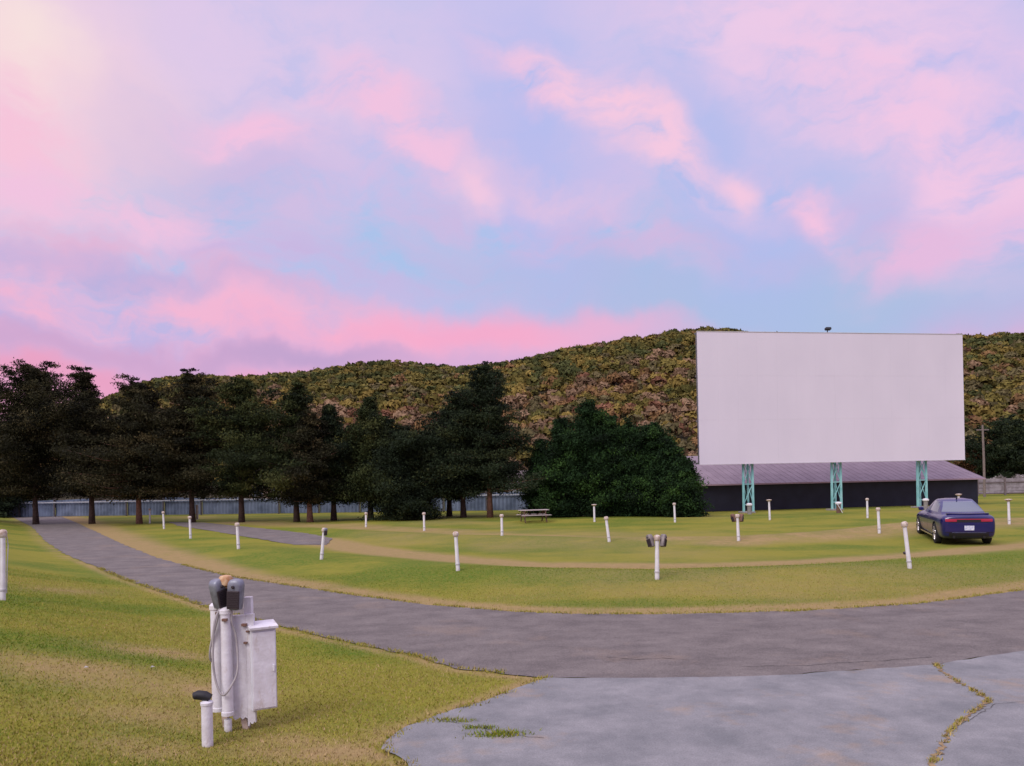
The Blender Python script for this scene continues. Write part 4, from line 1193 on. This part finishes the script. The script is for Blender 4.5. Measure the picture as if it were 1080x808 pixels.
obj('cable', cable([(X_(234), .02, Z_(641)), (X_(229), .02, Z_(660)), (X_(223), .03, Z_(680)), (X_(220.8), .05, Z_(694)), (X_(222), .08, Z_(700))]), M_cab, root, True)
speaker(P0+Vector((X_(235), .02, Z_(641))), R3(58), R3(-10), 'dark grey speaker tilted left at the top of the white pedestal', 1.0, 'pedestal speakers')
speaker(P0+Vector((X_(252.5), -.03, Z_(642.5))), R3(-6), R3(2), 'grey domed speaker facing forward at the top of the white pedestal', 1.03, 'pedestal speakers')
# separate low stub with black cap
P1 = ground_at(219, 786.5); K1 = P1.y/F
root = empty('capped_stub_post', P1); tag(root, 'short white pipe with a black knob standing left of the pedestal', 'post')
bm = bmesh.new(); lathe(bm, [(.047, -.05), (.046, 43*K1), (.052, 43.2*K1), (.054, 46*K1), (.03, 48*K1)], 18); obj('pipe', bm, M_wp, root, True, True)
bm = bmesh.new(); tube(bm, [(.03, 0, 50*K1), (-.01, 0, 52.5*K1), (-.07, -.01, 54*K1), (-.105, -.01, 53*K1)], [.036, .042, .040, .030], 14); obj('knob', bm, mat('black_rubber', (.015, .015, .02), .6), root, True, True)
# paper scraps
for px, py, lab in ((91, 707, 'tiny white paper scrap on the left lawn'), (161, 706.5, 'tiny white paper scrap on the worn lawn patch left of the pedestal')):
    p = ground_at(px, py); bm = bmesh.new()
    vs = [bm.verts.new(v) for v in ((-.02, -.012, .03), (.016, -.015, .038), (.02, .014, .03), (-.014, .017, .045))]; bm.faces.new(vs)
    bmesh.ops.solidify(bm, geom=bm.faces[:], thickness=.003)
    o = obj('paper_scrap', bm, M_pole); o.location = p; tag(o, lab, 'litter', 'paper scraps')

# ------------------------------------------------------------------ parked car
M_body = bpy.data.materials.new('navy_car_paint'); M_body.use_nodes = True
b = M_body.node_tree.nodes['Principled BSDF']; b.inputs['Base Color'].default_value = (.007, .008, .095, 1); b.inputs['Metallic'].default_value = .1; b.inputs['Roughness'].default_value = .28
b.inputs['Coat Weight'].default_value = .6; b.inputs['Coat Roughness'].default_value = .05
M_glass = mat('sky_reflect_glass', (.035, .07, .10), .06, spec=.9, coat=1)  # bluish base colour paints the reflected sky into the car windows
M_blk = mat('black_trim', (.012, .012, .014), .5)
M_tyre = mat('tyre_rubber', (.018, .018, .018), .85)
M_rim = mat('alloy_rim', (.70, .68, .68), .3, metal=.8)
M_red = mat('red_lens', (.35, .01, .04), .15, coat=1)
M_chr = mat('chrome', (.75, .75, .78), .15, metal=1)
def make_car():
    root = empty('parked_car', (0, 0, 0)); tag(root, 'dark navy four door sedan parked on the grass facing the screen', 'car')
    st = [(-2.50, .70, .42, .86, .70, .93), (-2.47, .84, .34, .93, .82, 1.00), (-2.38, .91, .27, 1.00, .85, 1.075), (-2.15, .935, .23, .995, .85, 1.075), (-1.75, .95, .21, 1.00, .87, 1.06),
          (-1.1, .955, .20, .985, .88, 1.02), (-.3, .945, .19, .945, .88, .98), (.5, .94, .19, .925, .87, .96), (1.1, .945, .20, .91, .86, .965), (1.7, .945, .21, .875, .83, .935),
          (2.15, .92, .22, .80, .78, .87), (2.40, .82, .26, .70, .68, .77), (2.50, .66, .34, .62, .56, .66)]
    bm = bmesh.new(); rings = []
    for x, w, zb, zs, ws, zd in st:
        half = [(0, zb), (w*.80, zb), (w*.955, zb+.06), (w*.985, .5), (w, .66), (w*.985, zs-.10), (ws, zs), (ws*.72, zd-.005), (0, zd+.015)]
        pts = [(y, z) for y, z in half]+[(-y, z) for y, z in half[-2:0:-1]]
        rings.append([bm.verts.new((x, y, z)) for y, z in pts])
    n = len(rings[0])
    for a, b in zip(rings[:-1], rings[1:]):
        for k in range(n): bm.faces.new((a[k], a[(k+1) % n], b[(k+1) % n], b[k]))
    bm.faces.new(rings[0]); bm.faces.new(rings[-1])
    me = bpy.data.meshes.new('body'); bmesh.ops.recalc_face_normals(bm, faces=bm.faces); bm.to_mesh(me); bm.free()
    tmp = bpy.data.objects.new('tmp', me); COL.objects.link(tmp)
    sub = tmp.modifiers.new('s', 'SUBSURF'); sub.levels = 3; sub.render_levels = 3
    cutters = []
    for x in (-1.47, 1.58):
        for s in (-1, 1):
            cb = bmesh.new(); bmesh.ops.create_cone(cb, cap_ends=True, segments=40, radius1=.405, radius2=.405, depth=.55)
            bmesh.ops.rotate(cb, cent=(0, 0, 0), matrix=Matrix.Rotation(R3(90), 3, 'X'), verts=cb.verts)
            bmesh.ops.translate(cb, vec=(x, s*.93, .355), verts=cb.verts)
            cm = bpy.data.meshes.new('c'); cb.to_mesh(cm); cb.free(); c = bpy.data.objects.new('c', cm); COL.objects.link(c); cutters.append(c)
            md = tmp.modifiers.new('b', 'BOOLEAN'); md.operation = 'DIFFERENCE'; md.object = c; md.solver = 'EXACT'
    dg = bpy.context.evaluated_depsgraph_get(); ev = tmp.evaluated_get(dg)
    me2 = bpy.data.meshes.new_from_object(ev)
    for c in cutters+[tmp]: bpy.data.objects.remove(c)
    me2.materials.clear()
    for p in me2.polygons: p.use_smooth = True
    me2.set_sharp_from_angle(angle=R3(35)); me2.name = 'body'
    body = link_mesh('body', me2, M_body, root)
    bm = bmesh.new(); bm.from_mesh(me2); bvh = BVHTree.FromBMesh(bm); bm.free()
    # cabin shell
    lv = [(.90, 1.12, -2.02, .875), (1.03, .86, -1.86, .83), (1.20, .50, -1.50, .745), (1.36, .12, -1.05, .655), (1.425, -.08, -.86, .60)]
    def ring(z, xf, xr, hw, inx=.10):
        # plan outline rounded, 4 sides x segments; order: front edge, left side, rear, right side
        pts = []
        nseg = 8
        for k in range(nseg+1): y = -hw*.92+2*hw*.92*k/nseg; pts.append((xf-.22*(y/hw)**2*(1 if z < 1.3 else .5), y))
        for k in range(1, 12): x = xf-.22*(1 if z < 1.3 else .5)+(xr-xf+.35*(1 if z < 1.3 else .6))*k/12; pts.append((x, hw*(1-.10*(2*k/12-1)**2)*1.0))
        for k in range(nseg+1): y = hw*.90-2*hw*.90*k/nseg; pts.append((xr+.14*(y/hw)**2, y))
        for k in range(11, 0, -1): x = xf-.22*(1 if z < 1.3 else .5)+(xr-xf+.35*(1 if z < 1.3 else .6))*k/12; pts.append((x, -hw*(1-.10*(2*k/12-1)**2)))
        return [(x, y, z) for x, y in pts]
    bm = bmesh.new(); rr = [[bm.verts.new(p) for p in ring(*l)] for l in lv]
    n = len(rr[0])
    for a, b in zip(rr[:-1], rr[1:]):
        for k in range(n): bm.faces.new((a[k], a[(k+1) % n], b[(k+1) % n], b[k]))
    # roof crown
    cen = [bm.verts.new((v.co.x*.55-.21, v.co.y*.55, 1.462)) for v in rr[-1]]
    for k in range(n): bm.faces.new((rr[-1][k], rr[-1][(k+1) % n], cen[(k+1) % n], cen[k]))
    bm.faces.new(cen)
    bmesh.ops.recalc_face_normals(bm, faces=bm.faces)
    cb = bm.copy(); cbvh = BVHTree.FromBMesh(cb); cb.free()
    roof = obj('roof', bm, M_body, root, True, True)
    def patch(name, tree_, grid, d, off, m, parent=root, th=.012):
        """grid[i][j] ray origins; conform to the shell along d; slab th thick standing off proud"""
        d = Vector(d).normalized(); bm = bmesh.new(); top = []; bot = []
        for row in grid:
            rt, rb = [], []
            for o_ in row:
                h = tree_.ray_cast(Vector(o_), d)
                loc = h[0] if h[0] else Vector(o_)+d
                rt.append(bm.verts.new(loc-d*off)); rb.append(bm.verts.new(loc+d*th))
            top.append(rt); bot.append(rb)
        ni, nj = len(top), len(top[0])
        for i in range(ni-1):
            for j in range(nj-1):
                bm.faces.new((top[i][j], top[i+1][j], top[i+1][j+1], top[i][j+1]))
        edge = [(0, j) for j in range(nj)]+[(i, nj-1) for i in range(1, ni)]+[(ni-1, j) for j in range(nj-2, -1, -1)]+[(i, 0) for i in range(ni-2, 0, -1)]
        for (a, b_), (c, e) in zip(edge, edge[1:]+edge[:1]): bm.faces.new((top[a][b_], top[c][e], bot[c][e], bot[a][b_]))
        for i in range(ni):
            for j in range(nj): pass
        used = [v for r in bot for v in r if not v.link_faces]
        bmesh.ops.delete(bm, geom=used, context='VERTS')
        return obj(name, bm, m, parent, True, True)
    def rear_grid(poly_y, zt, zb, nz=6, ny=14, x=-4):
        g_ = []
        for i in range(nz+1):
            t = i/nz; z = zt+(zb-zt)*t; hy = poly_y(t)
            g_.append([(x, -hy+2*hy*j/ny, z) for j in range(ny+1)])
        return g_
    patch('rear_window', cbvh, rear_grid(lambda t: .50+.22*t, 1.385, 1.085, 8), (1, 0, 0), .006, M_glass)
    g_ = rear_grid(lambda t: .50+.24*t, 1.39, 1.05, 8, 14, 4); patch('windshield', cbvh, g_, (-1, 0, 0), .006, M_glass)
    for s in (1, -1):
        # front and rear side windows
        for (xa0, xa1, xb0, xb1) in ((-.12, .02, -.16, .72), (-.98, -.22, -1.30, -.24)):
            g_ = []
            for i in range(6):
                t = i/5; z = 1.375+(1.055-1.375)*t; x0 = xa0+(xb0-xa0)*t; x1 = xa1+(xb1-xa1)*t
                g_.append([(x0+(x1-x0)*j/8, s*2, z) for j in range(9)])
            patch('side_window', cbvh, g_, (0, -s, 0), .005, M_glass)
        # door gaps
        for xg in (-1.12, -.20, .86):
            g_ = [[(xg+.006*j-(.10*(i-3)/5 if xg < -1 and i > 3 else 0), s*2, .90-.085*i) for j in (0, 1, 2)] for i in range(7)]
            patch('door_gap', bvh, g_, (0, -s, 0), .002, M_blk)
        # mirror
        bm = bmesh.new(); box(bm, (.72, s*.98, 1.03), (.12, .20, .13), None, .04); beam(bm, (.70, s*.86, 1.0), (.72, s*.93, 1.01), .05, .03); obj('mirror', bm, M_body, root, True, True)
        # door seams and handles
        for xh in (-.62, .38):
            bm = bmesh.new(); box(bm, (xh-.1, s*.957, .83), (.20, .022, .03), None, .008); obj('door_handle', bm, M_body, root)
        # sill strip
        bm = bmesh.new(); box(bm, (.05, s*.915, .235), (2.2, .03, .05), None, .01); obj('sill_trim', bm, M_chr, root)
        # front headlight
        g_ = [[(4, s*(.45+.28*j/5), .70-.12*i/3) for j in range(6)] for i in range(4)]
        patch('headlight', bvh, g_, (-1, 0, 0), .006, M_rim)
    # full width racetrack tail lamp
    def lampgrid(y0, y1, z0, z1, nz, ny): return [[(-4, y0+(y1-y0)*j/ny, z1+(z0-z1)*i/nz) for j in range(ny+1)] for i in range(nz+1)]
    patch('lamp_surround', bvh, lampgrid(-.66, .66, .80, .93, 4, 24), (1, 0, 0), .003, M_blk)
    for s in (1, -1):
        patch('taillight', bvh, lampgrid(.40*s, .78*s, .825, .915, 4, 10), (1, 0, 0), .010, M_red)
    patch('light_bar', bvh, lampgrid(-.395, .395, .890, .915, 2, 16), (1, 0, 0), .012, M_red)
    # spoiler lip, antenna, plate, bumper lines
    bm = bmesh.new()
    pr = []
    for j in range(17):
        y = -.70+1.40*j/16; x = -2.40+.10*(y/.70)**2
        pr.append([bm.verts.new((x+a, y, z)) for a, z in ((.16, 1.03), (0, 1.095), (-.035, 1.085), (0, .99))])
    for a, b_ in zip(pr[:-1], pr[1:]):
        for k in range(4): bm.faces.new((a[k], a[(k+1) % 4], b_[(k+1) % 4], b_[k]))
    bm.faces.new(pr[0]); bm.faces.new(pr[-1]); obj('spoiler', bm, M_body, root, True, True)
    bm = bmesh.new(); box(bm, (-.78, 0, 1.475), (.14, .03, .05), None, .012); obj('antenna', bm, M_blk, root)
    M_pl = mat('plate_white', (.70, .72, .80), .5, dark=(.35, .40, .62), scale=16)
    pl = patch('number_plate', bvh, lampgrid(-.16, .16, .55, .70, 2, 4), (1, 0, 0), .058, M_pl)
    patch('bumper', bvh, lampgrid(-.80, .80, .50, .775, 6, 24), (1, 0, 0), .045, M_body, th=.02)
    patch('bumper_trim', bvh, lampgrid(-.56, .56, .465, .485, 1, 14), (1, 0, 0), .012, mat('satin_blue_trim', (.16, .20, .42), .35, metal=.3))
    patch('lower_valance', bvh, lampgrid(-.66, .66, .35, .455, 2, 14), (1, 0, 0), .008, M_blk)
    for s in (1, -1):
        bm = bmesh.new(); tube(bm, [(-2.36, s*.5, .33), (-2.50, s*.5, .33)], .045, 14); obj('exhaust_tip', bm, M_blk, root, True, True)
    # underbody so no light shows through
    bm = bmesh.new(); box(bm, (0, 0, .30), (4.2, 1.25, .14)); obj('chassis', bm, M_blk, root)
    # wheels
    for x in (-1.47, 1.58):
        for s in (1, -1):
            w = empty('wheel', (x, s*.84, .355)); w.parent = root
            bm = bmesh.new(); pr = [(.235, -.11), (.31, -.115), (.345, -.09), (.355, -.05), (.355, .05), (.345, .09), (.31, .115), (.235, .11)]
            rg = []
            for r_, y in pr: rg.append([bm.verts.new((r_*math.cos(2*math.pi*k/36), y, r_*math.sin(2*math.pi*k/36))) for k in range(36)])
            for a, b_ in zip(rg, rg[1:]+rg[:1]):
                for k in range(36): bm.faces.new((a[k], a[(k+1) % 36], b_[(k+1) % 36], b_[k]))
            obj('tyre', bm, M_tyre, w, True, True)
            bm = bmesh.new()
            for k in range(5):
                a = 2*math.pi*k/5+.3; c, sn = math.cos(a), math.sin(a)
                for da in (-.13, .13):
                    beam(bm, (.05*c, s*.085, .05*sn), (.225*math.cos(a+da), s*.105, .225*math.sin(a+da)), .05, .025)
            rg = []
            for r_, y in ((.24, -.08), (.24, s*.1), (.222, s*.1), (.215, -.07)): rg.append([bm.verts.new((r_*math.cos(2*math.pi*k/36), y, r_*math.sin(2*math.pi*k/36))) for k in range(36)])
            for a, b_ in zip(rg[:-1], rg[1:]):
                for k in range(36): bm.faces.new((a[k], a[(k+1) % 36], b_[(k+1) % 36], b_[k]))
            rm = obj('rim', bm, M_rim, w)
            bm = bmesh.new(); tube(bm, [(0, s*.04, 0), (0, s*.11, 0)], .045, 14); obj('hub_cap', bm, M_chr, rm, True, True)
            bm = bmesh.new(); tube(bm, [(0, -s*.02, 0), (0, s*.02, 0)], .17, 24); obj('brake_disc', bm, M_st, w)
    return root
car = make_car()
# rear left wheel stands at this spot; heading turned right of straight ahead
TH = R3(17.5)
rl = ground_at(985, 573.0)
hd = Vector((math.sin(TH), math.cos(TH), 0)); lf = Vector((-hd.y, hd.x, 0))
SC = .93
cpos = rl+hd*1.47*SC-lf*.84*SC
zf = h1(*(cpos+hd*1.58*SC).xy); zr_ = h1(*(cpos-hd*1.47*SC).xy)
pitch = math.atan2(zf-zr_, 3.05*SC)
car.scale = (SC, SC*.87, SC)
car.location = (cpos.x, cpos.y, zr_+(zf-zr_)*1.47/3.05-.012)
car.rotation_euler = (0, -pitch, math.pi/2-TH)
